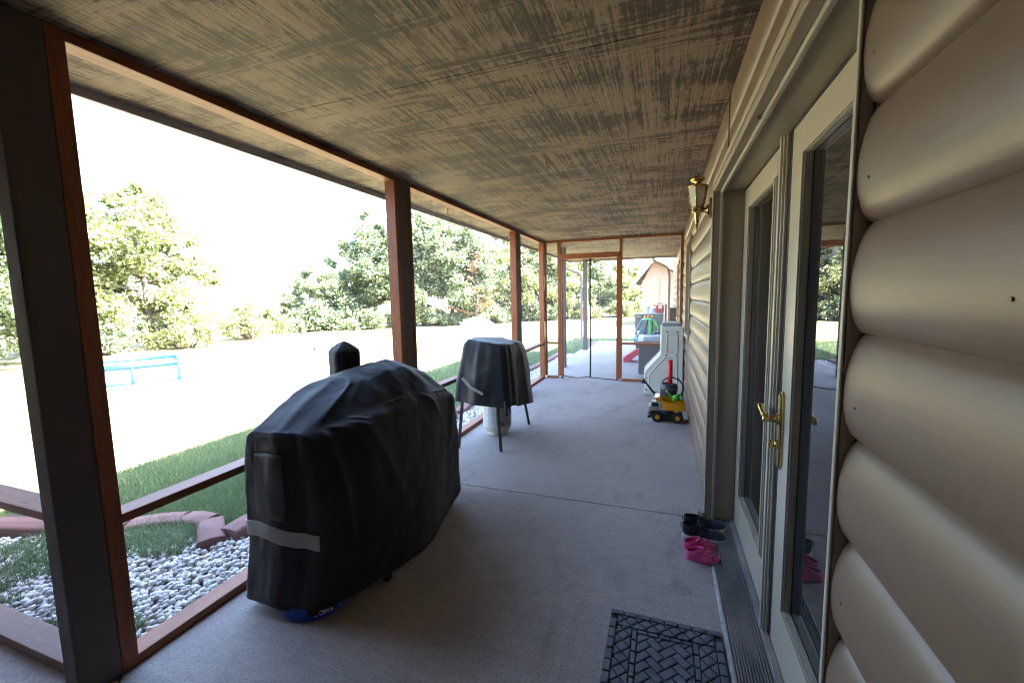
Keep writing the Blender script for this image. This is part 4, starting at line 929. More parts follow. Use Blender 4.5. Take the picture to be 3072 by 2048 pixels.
MESHB = plain("navy_knit", (.016, .020, .034), (.010, .012, .020), 14, .8, bs=.6, bscale=260); TOEG = plain("slate_knit", (.045, .060, .085), (.035, .047, .068), 14, .75, bs=.6, bscale=260)
SOLE = plain("white_foam_sole", (.58, .60, .58), (.48, .50, .49), 20, .7, bs=.3); LACE = plain("black_lace", (.008, .008, .012))
def heel_cup(par, cx, ax, ay, z0, zh, zf, mat, matin, bot=1.06, rim=.004, depth=.03):
    A = np.linspace(0, 2 * math.pi, 40, endpoint=False)
    def ring(sx, sy, fz): return [(cx + ax * sx * math.cos(a), ay * sy * math.sin(a), fz(math.cos(a))) for a in A]
    zr = lambda c: zh + (zf - zh) * ((c + 1) / 2) ** 1.3
    m = MB(); m.rings([ring(bot, bot, lambda c: z0), ring(bot * 1.02, bot * 1.03, lambda c: z0 * .6 + zr(c) * .4), ring(1.0, 1.0, zr), ring(.97, .95, lambda c: zr(c) + rim), ring(.92, .88, zr)], cap=False); m.obj("heel_cup", mat, par)
    m = MB(); m.rings([ring(.93, .89, lambda c: zr(c) - .0005), ring(.90, .86, lambda c: max(z0 + .003, zr(c) - depth)), ring(.5, .5, lambda c: z0 + .002), ring(.05, .05, lambda c: z0 + .002)], cap=False); m.obj("lining", matin, par)
def sneaker(label):
    t = thing("sneaker", (0, 0, 0), label, "shoe", "black sneakers by the threshold")
    sole = [(0, .3, .028), (.03, .72, .034), (.15, .86, .036), (.4, .80, .030), (.65, 1.0, .026), (.85, .95, .024), (.95, .62, .022), (1, .18, .020)]
    shoe_surface(.285, .046, sole, "sole", SOLE, t, .004)
    up = [(0, .30, .060), (.08, .70, .072), (.25, .76, .062), (.50, .86, .042), (.76, .80, .032), (.90, .55, .024), (1, .12, .010)]
    shoe_surface(.180, .046, up, "upper", MESHB, t, .030).location = (.100, 0, 0)
    heel_cup(t, .066, .060, .033, .030, .105, .098, MESHB, LACE, 1.0, .003, .065)
    toe = [(0, .60, .050), (.25, .84, .052), (.6, .84, .040), (.85, .58, .030), (1, .12, .008)]
    o = shoe_surface(.118, .0468, toe, "toe_cap", TOEG, t, .0295); o.location = (.166, 0, 0)
    m = MB()
    for k in range(5):
        x = .122 + k * .018; z = .098 - k * .0085; m.tube([(x, -.024, z - .012), (x + .004, 0, z + .004), (x, .024, z - .012)], .0028, 6)
    for s in (-1, 1): m.tube([(.120, s * .02, .10), (.112, s * .034, .118), (.138, s * .036, .112), (.165, s * .040, .085)], .003, 6)
    for s in (-1, 1): m.tube([(.125, 0, .107), (.105, s * .012, .128), (.128, s * .03, .138), (.150, s * .026, .122), (.128, 0, .107)], .0026, 6)
    m.tube([(.125, 0, .107), (.150, -.03, .112), (.175, -.04, .092)], .0024, 6); m.obj("lace", LACE, t)
    m = MB(); m.tube([(.012, 0, .095), (-.006, 0, .102), (-.004, 0, .075), (.010, 0, .07)], .003, 6); m.obj("heel_loop", LACE, t)
    return t
s1 = sneaker("dark sneaker of the pair nearer the camera, touching the pink clogs"); s1.scale = (.84,) * 3; s1.location = (2.115, 2.615, .001); s1.rotation_euler = (0, -.06, math.radians(-6))
s2 = copy_tree(s1); s2['label'] = "rear dark sneaker of the pair, partly behind the other one"; s2.location = (2.128, 2.705, .001); s2.rotation_euler = (0, -.06, math.radians(5))
PINK = plain("pink_foam", (.72, .075, .27), (.66, .065, .24), 9, .5, bs=.15); PINKD = plain("dark_print", (.05, .01, .05), None, 8, .6); PINKI = plain("deep_pink_foam", (.50, .02, .18), None, 8, .6)
def clog(label):
    t = thing("clog", (0, 0, 0), label, "shoe", "pink clogs by the threshold")
    so = [(0, .35, .022), (.05, .72, .024), (.2, .80, .022), (.42, .78, .020), (.68, 1.0, .020), (.88, .90, .022), (.97, .5, .022), (1, .2, .02)]
    shoe_surface(.195, .040, so, "sole", PINK, t, .004)
    up = [(0, .45, .034), (.10, .78, .046), (.25, .90, .050), (.50, 1.02, .046), (.74, .92, .036), (.90, .62, .024), (1, .15, .008)]
    shoe_surface(.122, .043, up, "upper", PINK, t, .020).location = (.074, 0, 0)
    heel_cup(t, .052, .050, .033, .022, .048, .076, PINK, PINKI, 1.04, .005, .035)
    m = MB(); rs = random.Random(3)
    for k in range(26):
        x = rs.uniform(.085, .18); a = math.radians(rs.uniform(-175, -5) if k < 16 else rs.uniform(15, 165)); w = .043 * float(np.interp(x / .195, [0, .45, .7, .86, 1], [.5, .78, 1.0, .86, .2])); h = float(np.interp(x / .195, [.4, .5, .75, .9, 1], [.042, .049, .043, .030, .01])) + .002
        a = math.radians(rs.uniform(10, 170)); ca, sa = math.cos(a), math.sin(a); p = Vector((x, w * math.copysign(abs(ca) ** .75, ca) * (1 - .22 * sa), .0215 + h * sa ** .8)); blob(m, p, (.0046, .0042, .0034), 7, 5)
    m.obj("printed_spot", PINKD, t); return t
c1 = clog("pink clog of the pair nearer the camera, spotted with dark prints"); c1.scale = (.88,) * 3; c1.location = (2.128, 2.405, .0); c1.rotation_euler = (0, -.04, math.radians(-10))
c2 = copy_tree(c1); c2['label'] = "rear pink clog, between the front clog and the dark sneakers"; c2.location = (2.120, 2.488, .001); c2.rotation_euler = (0, -.04, math.radians(6))

def doormat():
    x0, x1, y1, y0 = 1.785, 2.243, 1.868, 1.12; t = thing("door_mat", (x0, y0, 0), "black rubber door mat with cobble and herringbone pattern at the bottom edge", "door mat")
    t.rotation_euler = (0, 0, 0)
    W, L = x1 - x0, y1 - y0; bx("rubber_base", BLK, t, 0, W, 0, L, .001, .006, .002)
    TILE = plain("slate_rubber_tile", (.125, .14, .17), (.075, .085, .11), 12, .55, bs=.5, bscale=120)
    m = MB(); g = .004
    def tile(poly):
        c = Vector((sum(p[0] for p in poly) / len(poly), sum(p[1] for p in poly) / len(poly)))
        def sh(p, d):
            v = Vector(p) - c; l = v.length; return c + v * max(.1, (l - d) / l)
        A = [m.bm.verts.new((*sh(p, .0038), .006)) for p in poly]; B = [m.bm.verts.new((*sh(p, .0048), .0115)) for p in poly]; D = [m.bm.verts.new((*sh(p, .0085), .0130)) for p in poly]
        n = len(A)
        for i in range(n):
            j = (i + 1) % n; m.face([A[i], A[j], B[j], B[i]]); m.face([B[i], B[j], D[j], D[i]])
        m.face(D)
    def clip(poly, bx0, bx1, by0, by1):
        def cut(P, ax, v, keep):
            out = []
            for i in range(len(P)):
                a, b = P[i], P[(i + 1) % len(P)]; ia, ib = keep(a[ax]), keep(b[ax])
                if ia: out.append(a)
                if ia != ib:
                    tt = (v - a[ax]) / (b[ax] - a[ax]); out.append((a[0] + (b[0] - a[0]) * tt, a[1] + (b[1] - a[1]) * tt))
            return out
        for ax, v, kp in ((0, bx0, lambda q: q >= bx0), (0, bx1, lambda q: q <= bx1), (1, by0, lambda q: q >= by0), (1, by1, lambda q: q <= by1)):
            poly = cut(poly, ax, v, kp)
            if len(poly) < 3: return None
        A = abs(sum(poly[i][0] * poly[(i + 1) % len(poly)][1] - poly[(i + 1) % len(poly)][0] * poly[i][1] for i in range(len(poly)))) / 2
        return poly if A > 6e-5 else None
    e = .030; nx = 8; ny = 13
    for i in range(nx):
        a, b = W * i / nx, W * (i + 1) / nx; tile([(a, 0), (b, 0), (b, e), (a, e)]); tile([(a, L - e), (b, L - e), (b, L), (a, L)])
    for i in range(1, ny - 1):
        a, b = L * i / ny, L * (i + 1) / ny; tile([(0, a), (e, a), (e, b), (0, b)]); tile([(W - e, a), (W, a), (W, b), (W - e, b)])
    i0, d = e + .003, .096
    s = .060
    for i in range(-2, 30):
        for j in range(-2, 34):
            cx, cy = i0 + (i + (.5 if j % 2 else 0)) * s, i0 + j * s / 2
            P = [(cx - s / 2, cy), (cx, cy - s / 2), (cx + s / 2, cy), (cx, cy + s / 2)]
            for R in ((i0, W - i0, L - d, L - i0), (i0, W - i0, i0, d), (i0, d, d, L - d), (W - d, W - i0, d, L - d)):
                q = clip(P, *R)
                if q: tile(q)
    b0, b1 = d + .002, d + .022
    k = 5
    for i in range(k):
        a, b = b1 + (W - 2 * b1) * i / k, b1 + (W - 2 * b1) * (i + 1) / k
        tile([(a, b0), (b, b0), (b, b1), (a, b1)]); tile([(a, L - b1), (b, L - b1), (b, L - b0), (a, L - b0)])
    for i in range(9):
        a, b = b0 + (L - 2 * b0) * i / 9, b0 + (L - 2 * b0) * (i + 1) / 9; tile([(b0, a), (b1, a), (b1, b), (b0, b)]); tile([(W - b1, a), (W - b0, a), (W - b0, b), (W - b1, b)])
    # 45 degree herringbone
    c0 = b1 + .002; w = .036; c, sn = math.cos(math.pi / 4), math.sin(math.pi / 4)
    def R2(p): return (W / 2 + p[0] * c - p[1] * sn, L / 2 + p[0] * sn + p[1] * c)
    for i in range(-26, 27):
        for j in range(-14, 15):
            ox, oy = (i - 2 * j) * w, (i + 2 * j) * w
            for P in ([(ox, oy), (ox + 2 * w, oy), (ox + 2 * w, oy + w), (ox, oy + w)], [(ox, oy + w), (ox + w, oy + w), (ox + w, oy + 3 * w), (ox, oy + 3 * w)]):
                q = clip([R2(p) for p in P], c0, W - c0, c0, L - c0)
                if q: tile(q)
    m.obj("rubber_tile_pattern", TILE, t)
doormat()

# ------------------------------------------------------------------ gravel, edging, grass
def stones():
    bm = bmesh.new(); bmesh.ops.create_icosphere(bm, subdivisions=1, radius=1); bv = np.array([v.co[:] for v in bm.verts]); bf = np.array([[v.index for v in f.verts] for f in bm.faces]); bm.free()
    V = []; Fc = []; n = 0
    def inside(x, y):
        if y < 2.0: return x > -2.35 and (x > -1.45 or y < 1.62 + (x + 1.45) * .35) and x < -.12 and y > .95 and (y < 1.76 if x < -.68 else True)
        return -.62 - .0 < x < -.14
    cells = []
    for y in np.arange(.97, 3.2, .025):
        for x in np.arange(-2.4, -.10, .025): cells.append((x, y, .0165))
    for y in np.arange(3.2, 11.1, .045):
        for x in np.arange(-.70, -.10, .045): cells.append((x, y, .027))
    for y in np.arange(-1, .97, .06):
        for x in np.arange(-1.9, -.5, .06): pass
    for (x, y, r) in cells:
        for lay in (0, 1):
            px, py = x + rng.uniform(-.018, .018), y + rng.uniform(-.018, .018)
            if not inside(px, py): continue
            if lay and rng.random() < .45: continue
            s = r * rng.uniform(.7, 1.45) * np.array([1, rng.uniform(.6, .9), rng.uniform(.35, .6)])
            a, b, c = rng.uniform(0, 6.28), rng.uniform(-.5, .5), rng.uniform(-.5, .5)
            Rm = np.array(Matrix.Rotation(a, 3, 'Z') @ Matrix.Rotation(b, 3, 'X') @ Matrix.Rotation(c, 3, 'Y'))
            P = (bv * (1 + rng.uniform(-.13, .13, (len(bv), 1))) * s) @ Rm.T + np.array([px, py, -.088 + lay * .016 + rng.uniform(-.004, .004)])
            V.append(P); Fc.append(bf + n); n += len(bv)
    o = npmesh("white_gravel", np.vstack(V), np.vstack(Fc), STONE, None, True); tag(o, "white river stone gravel between the porch slab and the red edging", "gravel", kind='stuff')
    m = MB(); m.box(-2.6, -.13, .96, 1.80, -.13, -.094); m.box(-.66, -.13, 1.80, 11.2, -.13, -.094); tag(m.obj("gravel_bed", SOIL), kind='structure')
stones()
def edging():
    pts = [(-2.6, 1.35), (-1.95, 1.55), (-1.45, 1.72), (-1.17, 1.90), (-.95, 1.93), (-.68, 1.74)]
    proto = None; k = 0
    def block_mesh(l):
        m = MB(); prof = []
        prof = [(.058, -.10), (.056, -.008), (.048, .004), (.0, .010), (-.048, .004), (-.056, -.008), (-.058, -.10)]
        rr = []
        for x in np.linspace(-l / 2, l / 2, 7):
            rr.append([(x, a, b + .004 * math.cos(x / l * 6)) for a, b in prof])
        m.rings(rr, sm=False); return m
    def place(p, ang, l, label, zz=-.03):
        nonlocal proto, k
        if proto is None: proto = block_mesh(.30).obj("edging_block", REDB, None, .006); o = proto
        else: o = proto.copy(); C.objects.link(o)
        o.location = (p[0], p[1], zz); o.rotation_euler = (0, 0, ang); o.scale = (l / .30, 1.35, 1); tag(o, label, "edging block", "red edging blocks along the gravel bed")
    labs = ["leftmost red edging block outside the cross screen at the left edge", "second red edging block from the left, outside the cross screen", "red edging block partly hidden by the nearest post", "long flat red edging block with grass growing over it", "red edging block that angles down beside the grass tuft"]
    for (a, b), (c, d), lb in zip(pts[:-1], pts[1:], labs):
        place(((a + c) / 2, (b + d) / 2), math.atan2(d - b, c - a), math.hypot(c - a, d - b) - .012, lb)
    y = 1.98; n = 0
    while y < 11.0:
        x = -.62 - .05 * math.sin(y * 1.1)
        lb = "short red edging block just left of the large grill cover" if n == 0 else ("red edging block half hidden by the near end of the large grill cover" if n == 1 else (["third", "fourth", "fifth", "sixth", "seventh", "eighth", "ninth", "tenth"][n - 2] + " red edging block from the near end of the straight row" if n < 10 else "red edging block in the far part of the straight row beyond the covered grills"))
        place((x, y), math.pi / 2 + .05 * math.sin(n * 1.7), .285, lb, -.025 + (.01 if n == 0 else 0)); y += .298; n += 1
edging()
def grass():
    V = []; N0 = 0
    def blades(n, x0, x1, y0, y1, hmin, hmax, w, ok=None, lean=.6, z=-.1):
        x = rng.uniform(x0, x1, n); y = rng.uniform(y0, y1, n)
        if ok is not None: k = ok(x, y); x, y = x[k], y[k]; n = len(x)
        a = rng.uniform(0, 2 * np.pi, n); h = rng.uniform(hmin, hmax, n); b = rng.uniform(0, 2 * np.pi, n); l = rng.uniform(.1, lean, n) * h
        dx, dy = np.cos(a) * w, np.sin(a) * w; P = np.zeros((n, 5, 3))
        P[:, 0] = np.stack([x - dx, y - dy, np.full(n, z)], 1); P[:, 1] = np.stack([x + dx, y + dy, np.full(n, z)], 1)
        mx, my = x + np.cos(b) * l * .35, y + np.sin(b) * l * .35
        P[:, 2] = np.stack([mx + dx * .8, my + dy * .8, z + h * .6], 1); P[:, 3] = np.stack([mx - dx * .8, my - dy * .8, z + h * .6], 1)
        P[:, 4] = np.stack([x + np.cos(b) * l, y + np.sin(b) * l, z + h * .95], 1); return P
    def okk(x, y): return (x < -.72) & ((y > 1.95) | (x < -1.3) & (y > 1.8) | (x < -1.9) & (y > 1.6))
    L = [blades(75000, -2.75, -.70, 1.5, 5.0, .025, .062, .0026, okk), blades(22000, -2.75, -.72, 5, 12, .03, .07, .005, okk), blades(20000, -2.6, .05, 11.2, 15.4, .03, .08, .008, lambda x, y: (x < 0.04)), blades(2600, -1.35, -.80, 1.52, 1.86, .03, .13, .0022, lambda x, y: ((x + 1.07) / .30) ** 2 + ((y - 1.68) / .17) ** 2 < 1, 1.1), blades(2500, -.8, -.3, 1.0, 1.2, .03, .07, .002, None, .9), blades(14000, -2.5, -1.15, .98, 1.7, .03, .09, .003, lambda x, y: np.sin(x * 7 + y * 5) + np.sin(x * 13 - y * 9) > -.2, .9), blades(5000, .05, 2.2, 14.0, 15.4, .03, .08, .01)]
    P = np.vstack(L); n = len(P); I = np.arange(n)[:, None] * 5
    q = np.hstack([I, I + 1, I + 2, I + 3]); t = np.hstack([I + 3, I + 2, I + 4, I + 4])
    me = bpy.data.meshes.new("grass"); fv = np.concatenate([q.ravel(), (np.hstack([I + 3, I + 2, I + 4])).ravel()]).astype(np.int32)
    me.vertices.add(n * 5); me.vertices.foreach_set('co', P.reshape(-1).astype(np.float32)); me.loops.add(len(fv)); me.loops.foreach_set('vertex_index', fv)
    me.polygons.add(2 * n); me.polygons.foreach_set('loop_start', np.concatenate([np.arange(n) * 4, n * 4 + np.arange(n) * 3]).astype(np.int32)); me.polygons.foreach_set('loop_total', np.concatenate([np.full(n, 4), np.full(n, 3)]).astype(np.int32)); me.update(); me.materials.append(GRASSM)
    o = bpy.data.objects.new("grass", me); C.objects.link(o); tag(o, "green grass in the house's shadow along the gravel bed", "grass", kind='stuff')
grass()

# ------------------------------------------------------------------ trees
def leaf_cloud(centers, rad, n, size, seed, flat=.75, droop=0.):
    r = np.random.default_rng(seed); ci = r.integers(0, len(centers), n); c = np.array(centers)[ci]; R = np.array(rad)[ci][:, None]
    d = r.normal(size=(n, 3)); d /= np.linalg.norm(d, axis=1, keepdims=True); d[:, 2] *= flat
    g_ = np.abs(r.normal(size=(n, 1))) * .48 + .12; p = c + d * R * np.minimum(g_, 1.5); p[:, 2] -= droop * r.random(n)
    a = r.normal(size=(n, 3)); a /= np.linalg.norm(a, axis=1, keepdims=True); b = np.cross(a, r.normal(size=(n, 3))); b /= np.linalg.norm(b, axis=1, keepdims=True)
    s = size * r.uniform(.6, 1.4, (n, 1)); P = np.stack([p - a * s, p + b * s * .55, p + a * s, p - b * s * .55], 1).reshape(-1, 3)
    return P, np.arange(n * 4).reshape(-1, 4)
def make_tree(seed, H=6.5, spread=2.6, nleaf=34000, size=.082, trunk=.14, low=.10, leafmat=LEAF, name="oak_tree"):
    r = np.random.default_rng(seed); t = bpy.data.objects.new(name, None); C.objects.link(t)
    m = MB(); cen = []; rad = []
    tp = [(0, 0, 0)]; x = y = 0.
    for k in range(1, 6): x += r.uniform(-.12, .12); y += r.uniform(-.12, .12); tp.append((x, y, H * .82 * k / 5))
    m.tube(tp, [trunk * (1 - .16 * k) for k in range(6)], 8)
    for b in range(19):
        f = low + (.92 - low) * (b + r.uniform(0, .8)) / 19; z = H * .82 * f; i = min(int(f * 5), 4); u = f * 5 - i
        p0 = Vector(tp[i]).lerp(Vector(tp[i + 1]), u); a = b * 2.4 + r.uniform(-.5, .5); reach = spread * (1 - .55 * abs(f - .45) ** 1.2 * 1.6) * r.uniform(.65, 1.05)
        p1 = p0 + Vector((math.cos(a), math.sin(a), r.uniform(.15, .6))) * reach * .5; p2 = p1 + Vector((math.cos(a + r.uniform(-.5, .5)), math.sin(a + r.uniform(-.5, .5)), r.uniform(-.1, .6))) * reach * .5
        m.tube([p0, p1, p2], [trunk * .34, trunk * .2, trunk * .07], 5)
        for q, s in ((p1, .62), (p2, .75), (p1.lerp(p2, .5), .6)):
            for _ in range(2):
                o = Vector(r.normal(size=3)) * .28; cen.append(tuple(q + o)); rad.append(r.uniform(.42, .95) * s * spread / 2.6 * 1.2)
    for _ in range(7): cen.append((x + r.uniform(-.6, .6), y + r.uniform(-.6, .6), H * r.uniform(.80, .97))); rad.append(r.uniform(.3, .55))
    m.obj("trunk", BARK, t); P, Fq = leaf_cloud(cen, rad, nleaf, size, seed + 50); npmesh("crown", P, Fq, leafmat, t); return t
def make_bush(seed, H=1.8, spread=1.6, nleaf=7000, leafmat=LEAF, name="bush"):
    r = np.random.default_rng(seed); t = bpy.data.objects.new(name, None); C.objects.link(t); m = MB(); cen = []; rad = []
    for b in range(14):
        a = r.uniform(0, 6.28); d = r.uniform(.1, 1) * spread; h = H * r.uniform(.35, .95) * (1 - .35 * d / spread); e = Vector((math.cos(a) * d, math.sin(a) * d, h)); m.tube([(math.cos(a) * d * .2, math.sin(a) * d * .2, 0), e * .55, e], [.03, .02, .008], 5)
        cen.append(tuple(e)); rad.append(r.uniform(.25, .5)); cen.append((e.x * .9, e.y * .9, h * .5)); rad.append(r.uniform(.3, .5))
    m.obj("stem", BARK, t); P, Fq = leaf_cloud(cen, rad, nleaf, .065, seed + 9); npmesh("foliage", P, Fq, leafmat, t); return t
def make_cedar(seed, H=4.2, spread=1.5, mat=CEDARL, nleaf=9000, name="cedar_tree"):
    r = np.random.default_rng(seed); t = bpy.data.objects.new(name, None); C.objects.link(t); m = MB(); m.tube([(0, 0, 0), (.05, 0, H * .5), (0, 0, H)], [.10, .06, .012], 7); cen = []; rad = []
    for k in range(46):
        f = r.uniform(.06, 1); a = r.uniform(0, 6.28); L = spread * (1 - f) ** .8 * r.uniform(.6, 1.1) + .1
        for q in np.linspace(.25, 1, 5): cen.append((math.cos(a) * L * q, math.sin(a) * L * q, H * f + L * q * .35)); rad.append(.16 + .10 * (1 - q))
    m.obj("trunk", BARK, t); P, Fq = leaf_cloud(cen, rad, nleaf, .05, seed + 3); npmesh("crown", P, Fq, mat, t); return t
protos = {}
def plant(kind, x, y, s, label, cat, rz=0., group=None, sz=None):
    if kind not in protos:
        f = dict(a=lambda: make_tree(11), b=lambda: make_tree(23, 7.2, 2.5, 34000, leafmat=LEAF2), c=lambda: make_tree(35, 6.0, 2.9, 34000, low=.1), d=lambda: make_tree(47, 7.6, 2.6, 34000, low=.22, leafmat=LEAF2), u=lambda: make_bush(5), v=lambda: make_bush(8, 1.4, 1.5, 6000, LEAF2), z=lambda: make_cedar(61), g=lambda: make_cedar(71, 5.2, 1.9, LEAF2, 12000, "green_cedar_tree"))[kind]
        o = protos[kind] = f()
    else: o = copy_tree(protos[kind])
    o.location = (x, y, -.12); o.scale = (s, s, sz or s); o.rotation_euler = (0, 0, rz); tag(o, label, cat, group); return o
TG = "trees along the far side of the lawn"
T = [('a', -15.6, 10.2, .92, "large spreading oak right of the nearest post, behind the blue pool", "tree", .3),
 ('c', -16.6, 7.8, .98, "leafy tree half hidden behind the nearest post", "tree", 1.0),
 ('b', -13.6, 4.6, .88, "tree seen at the far left edge, left of the nearest post", "tree", 2.2),
 ('c', -15.0, 3.0, .8, "dense tree cut by the left edge of the picture", "tree", .2),
 ("b", -15.6, 17.6, .50, "short dense tree at the left end of the right hand trees", "tree", 4.1),
 ('u', -14.6, 13.3, .95, "bush at the right foot of the large oak", "bush", 0), ('u', -13.9, 10.2, .8, "low bush in front of the large oak's trunk", "bush", 1.3),
 ('v', -14.5, 8.3, .9, "low bush behind the blue pool, beside the nearest post", "bush", 2.0),
 ('u', -16.6, 15.6, .85, "pale bush at the left of the gap in the tree line", "bush", 2.6), ('v', -17.2, 16.6, 1.05, "bush in the middle of the gap in the tree line", "bush", .6),
 ('u', -16.4, 17.2, 1.0, "yellowish bush at the right of the gap in the tree line", "bush", 4.0),
 ('v', -15.4, 17.4, 1.2, "dark green bush where the right hand trees begin", "bush", 3.1), ('v', -14.6, 18.3, 1.35, "rounded green bush below the first tall right hand tree", "bush", 5.0),
 ('b', -14.6, 19.4, .66, "first tall tree right of the open sky gap", "tree", .9), ('d', -13.4, 20.2, .86, "tall thin-trunked tree left of the post behind the grill cover", "tree", 2.0),
 ('d', -12.2, 21.0, .94, "tall tree directly behind the post above the grill cover", "tree", 3.3), ('b', -11.3, 21.8, .98, "tall pale tree just right of the middle post", "tree", 4.4),
 ('d', -10.0, 22.8, .95, "tree with bare trunks in the middle screen panel", "tree", 5.3), ('b', -8.9, 23.6, .82, "shorter tree left of the rusty cedar", "tree", .1),
 ('z', -8.3, 22.6, 1.0, "rusty tan cedar leaning among green trees in the middle panel", "tree", .5),
 ('a', -7.9, 25.8, .92, "green tree behind the rusty cedar", "tree", 1.6), ('b', -6.6, 27.2, .86, "tree beside the far orange stud of the middle panel", "tree", 2.8),
 ('c', -5.4, 28.5, .88, "tree behind the narrow last side panel", "tree", 3.9), ('g', -4.3, 29.2, .85, "green cedar behind the far corner stud", "tree", .4),
 ('b', -3.4, 30.2, .78, "tree seen in the left half of the screen door", "tree", 1.9), ('g', -2.2, 30.0, .93, "tall layered cedar in the right half of the screen door", "tree", 2.9),
 ('c', -1.0, 31.5, .70, "low tree between the screen door and the garage", "tree", 5.5), ('u', -.2, 31.2, 1.2, "bush at the left corner of the far garage", "bush", 5.0),
 ('u', -2.9, 28.6, .8, "small bush left of the orange barrel", "bush", .8), ('v', -4.9, 27.4, .9, "bush at the lawn edge behind the last side panel", "bush", 2.2),
 ('v', -11.6, 20.4, .7, "undergrowth bush below the middle post trees", "bush", 1.1), ('v', -9.6, 22.0, .65, "dark undergrowth bush under the bare trunks", "bush", 4.2),
 ('v', -12.9, 19.0, 1.0, "dark bush filling the tree line left of the post above the grill cover", "bush", 2.7), ('u', -12.0, 21.6, 1.0, "bush among trunks just behind the post above the grill cover", "bush", .9),
 ('v', -10.7, 21.6, .95, "low dark bush right of that post, below the tall pale tree", "bush", 5.6), ('u', -9.6, 23.6, .9, "bush behind the bare trunks in the middle panel", "bush", 3.4), ('v', -7.4, 24.6, .95, "dark bush under the green tree behind the rusty cedar", "bush", 1.9), ('v', -6.0, 26.2, .95, "bush by the far orange stud of the middle panel", "bush", .2),
 ('u', -.9, 32.6, 1.3, "pale bush behind the low tree by the garage", "bush", 3.2)]
for kd, x, y, s, lb, ct, rz in T: plant(kd, x, y, s, lb, ct, rz, TG if ct == "tree" else "bushes along the far side of the lawn")

# ------------------------------------------------------------------ things on the lawn
pool = thing("kiddie_pool", (-8.35, 5.55, -.1), "blue framed children's pool on the sunlit lawn right of the nearest post", "pool", rz=math.radians(60))
PB = plain("bright_blue_vinyl", (.006, .07, .26), (.005, .055, .22), 6, .4); PW = plain("pale_pool_vinyl", (.20, .30, .40), (.16, .24, .34), 3, .5)
m = MB(); m.box(-.72, .72, -.65, .65, 0, .33); m.obj("wall", PW, pool, .03)
m = MB(); P = [(-.74, -.67, .36), (.74, -.67, .36), (.74, .67, .36), (-.74, .67, .36), (-.74, -.67, .36)]; m.tube(P, .045, 8); m.obj("top_rail", PB, pool)
for x in (-.72, .0, .72): m = MB(); m.tube([(x, -.69, 0), (x, -.69, .36)], .025, 8); m.tube([(x, .69, 0), (x, .69, .36)], .025, 8); m.obj("leg", PB, pool)
m = MB(); m.tube([(-.74, -.67, .02), (.74, -.67, .02)], .03, 8); m.obj("base_rail", PB, pool)
fp = thing("fire_pit", (-8.6, 10.9, -.1), "ring of grey concrete blocks as a fire pit in the middle of the sunlit lawn", "fire pit")
GC = plain("grey_concrete_block", (.30, .29, .28), (.22, .215, .21), 9, .9, bs=.4)
bb = None
for k in range(9):
    a = 2 * math.pi * k / 9
    if bb is None: bb = MB().box(-.10, .10, -.19, .19, 0, .20).obj("block", GC, fp, .01); o = bb
    else: o = bb.copy(); C.objects.link(o); o.parent = fp
    o.location = (.62 * math.cos(a), .62 * math.sin(a), 0); o.rotation_euler = (0, 0, a)
rb = thing("orange_barrel", (-2.75, 27.3, -.1), "faded orange barrel at the far edge of the lawn seen through the screen door", "barrel")
m = MB(); m.lathe([(.0, 0), (.27, 0), (.29, .04), (.28, .3), (.295, .33), (.28, .36), (.28, .6), (.295, .63), (.28, .66), (.29, .88), (.25, .9), (.0, .9)], n=24); m.obj("drum", plain("faded_orange", (.50, .14, .07), (.42, .12, .06), 4, .6), rb); MB().lathe([(.30, .90), (.30, .94), (.0, .95)], n=24).obj("lid", WHITE, rb)
mound = MB(); rings = []
for t, s in ((0, 1), (.3, .93), (.6, .74), (.85, .42), (1, .08)):
    rings.append([(s * 1.0 * math.cos(a) * (1 + .12 * mnoise.noise(Vector((math.cos(a), math.sin(a), t)) * 2)), s * .8 * math.sin(a), t * .62) for a in np.linspace(0, 2 * math.pi, 28, endpoint=False)])
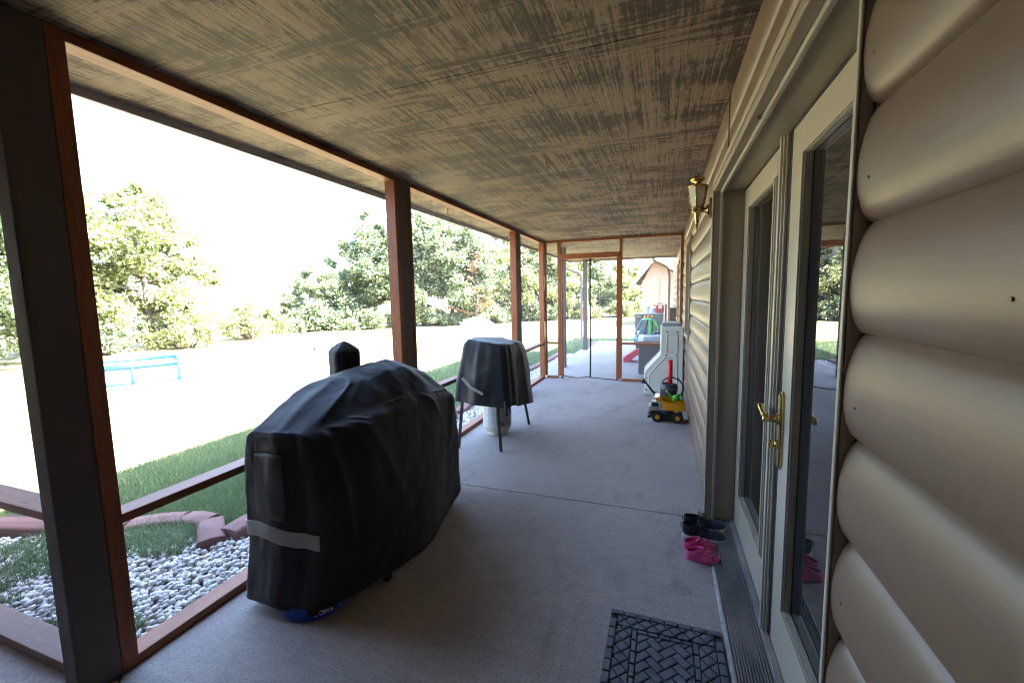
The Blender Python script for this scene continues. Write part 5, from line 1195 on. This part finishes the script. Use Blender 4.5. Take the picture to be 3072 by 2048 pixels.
mound.rings(rings); mo = mound.obj("pale_brush_mound", plain("pale_glare_tint", (.50, .46, .40), (.42, .39, .34), 4, .95, bs=.5)); mo.location = (-6.9, 19.6, -.1); tag(mo, "rounded pale brush mound on the lawn behind the small covered grill", "brush mound")  # brush mound; its pale colour stands in for an overexposed bush
# garage
gar = thing("garage", (1.05, 22, -.1), "tan gabled garage beyond the far end of the porch", "garage")
def lap(name, poly_top):
    m = MB(); z = 0
    while z < 3.4:
        zt = z + .115
        def xr(zz):
            if zz <= 2.30: return 0, 1.55
            f = (zz - 2.30) / .95; return .47 * f * 1.0, 1.55 - (1.08) * f
        a0, b0 = xr(z); a1, b1 = xr(min(zt, 3.24))
        if z >= 3.2: break
        m.face([(a0, -.016, z), (b0, -.016, z), (b1, 0, zt), (a1, 0, zt)]); m.face([(a0, 0, z), (b0, 0, z), (b0, -.016, z), (a0, -.016, z)]); z = zt
    return m
m = MB(); apx = .47; hw = 1.0
z = 0
while z < 3.15:
    zt = z + .11; f0 = max(0, (z - 2.25) / .93); f1 = max(0, min(1, (zt - 2.25) / .93)); x0, x0b = apx * f0, apx * f1; x1, x1b = 1.9 - (1.9 - apx) * f0, 1.9 - (1.9 - apx) * f1
    m.face([(x0, -.022, z), (x1, -.022, z), (x1b, 0, zt), (x0b, 0, zt)]); m.face([(x0, 0, z), (x1, 0, z), (x1, -.022, z), (x0, -.022, z)]); z = zt
m.obj("gable_siding", SIDEF, gar)
bx("wall", SIDEF, gar, .0, 5, .01, 6, 0, 2.25, 0)
bx("corner_trim", GUTT, gar, -.03, .03, -.05, -.001, 0, 2.25); bx("conduit", BRONZE, gar, .76, .775, -.05, -.03, .8, 2.3, 0)
m = MB(); m.prism([(-.42, 2.10), (-.42, 2.16), (apx, 3.27), (1.95, 2.45), (1.95, 2.38), (apx, 3.18)], 'y', -.35, 6.3); m.obj("roof", SHEDROOF, gar)
m = MB(); m.prism([(-.42, 2.02), (-.42, 2.15), (apx, 3.25), (1.95, 2.44), (1.95, 2.36), (apx, 3.12)], 'y', -.38, -.352); m.obj("fascia_board", FASC, gar)
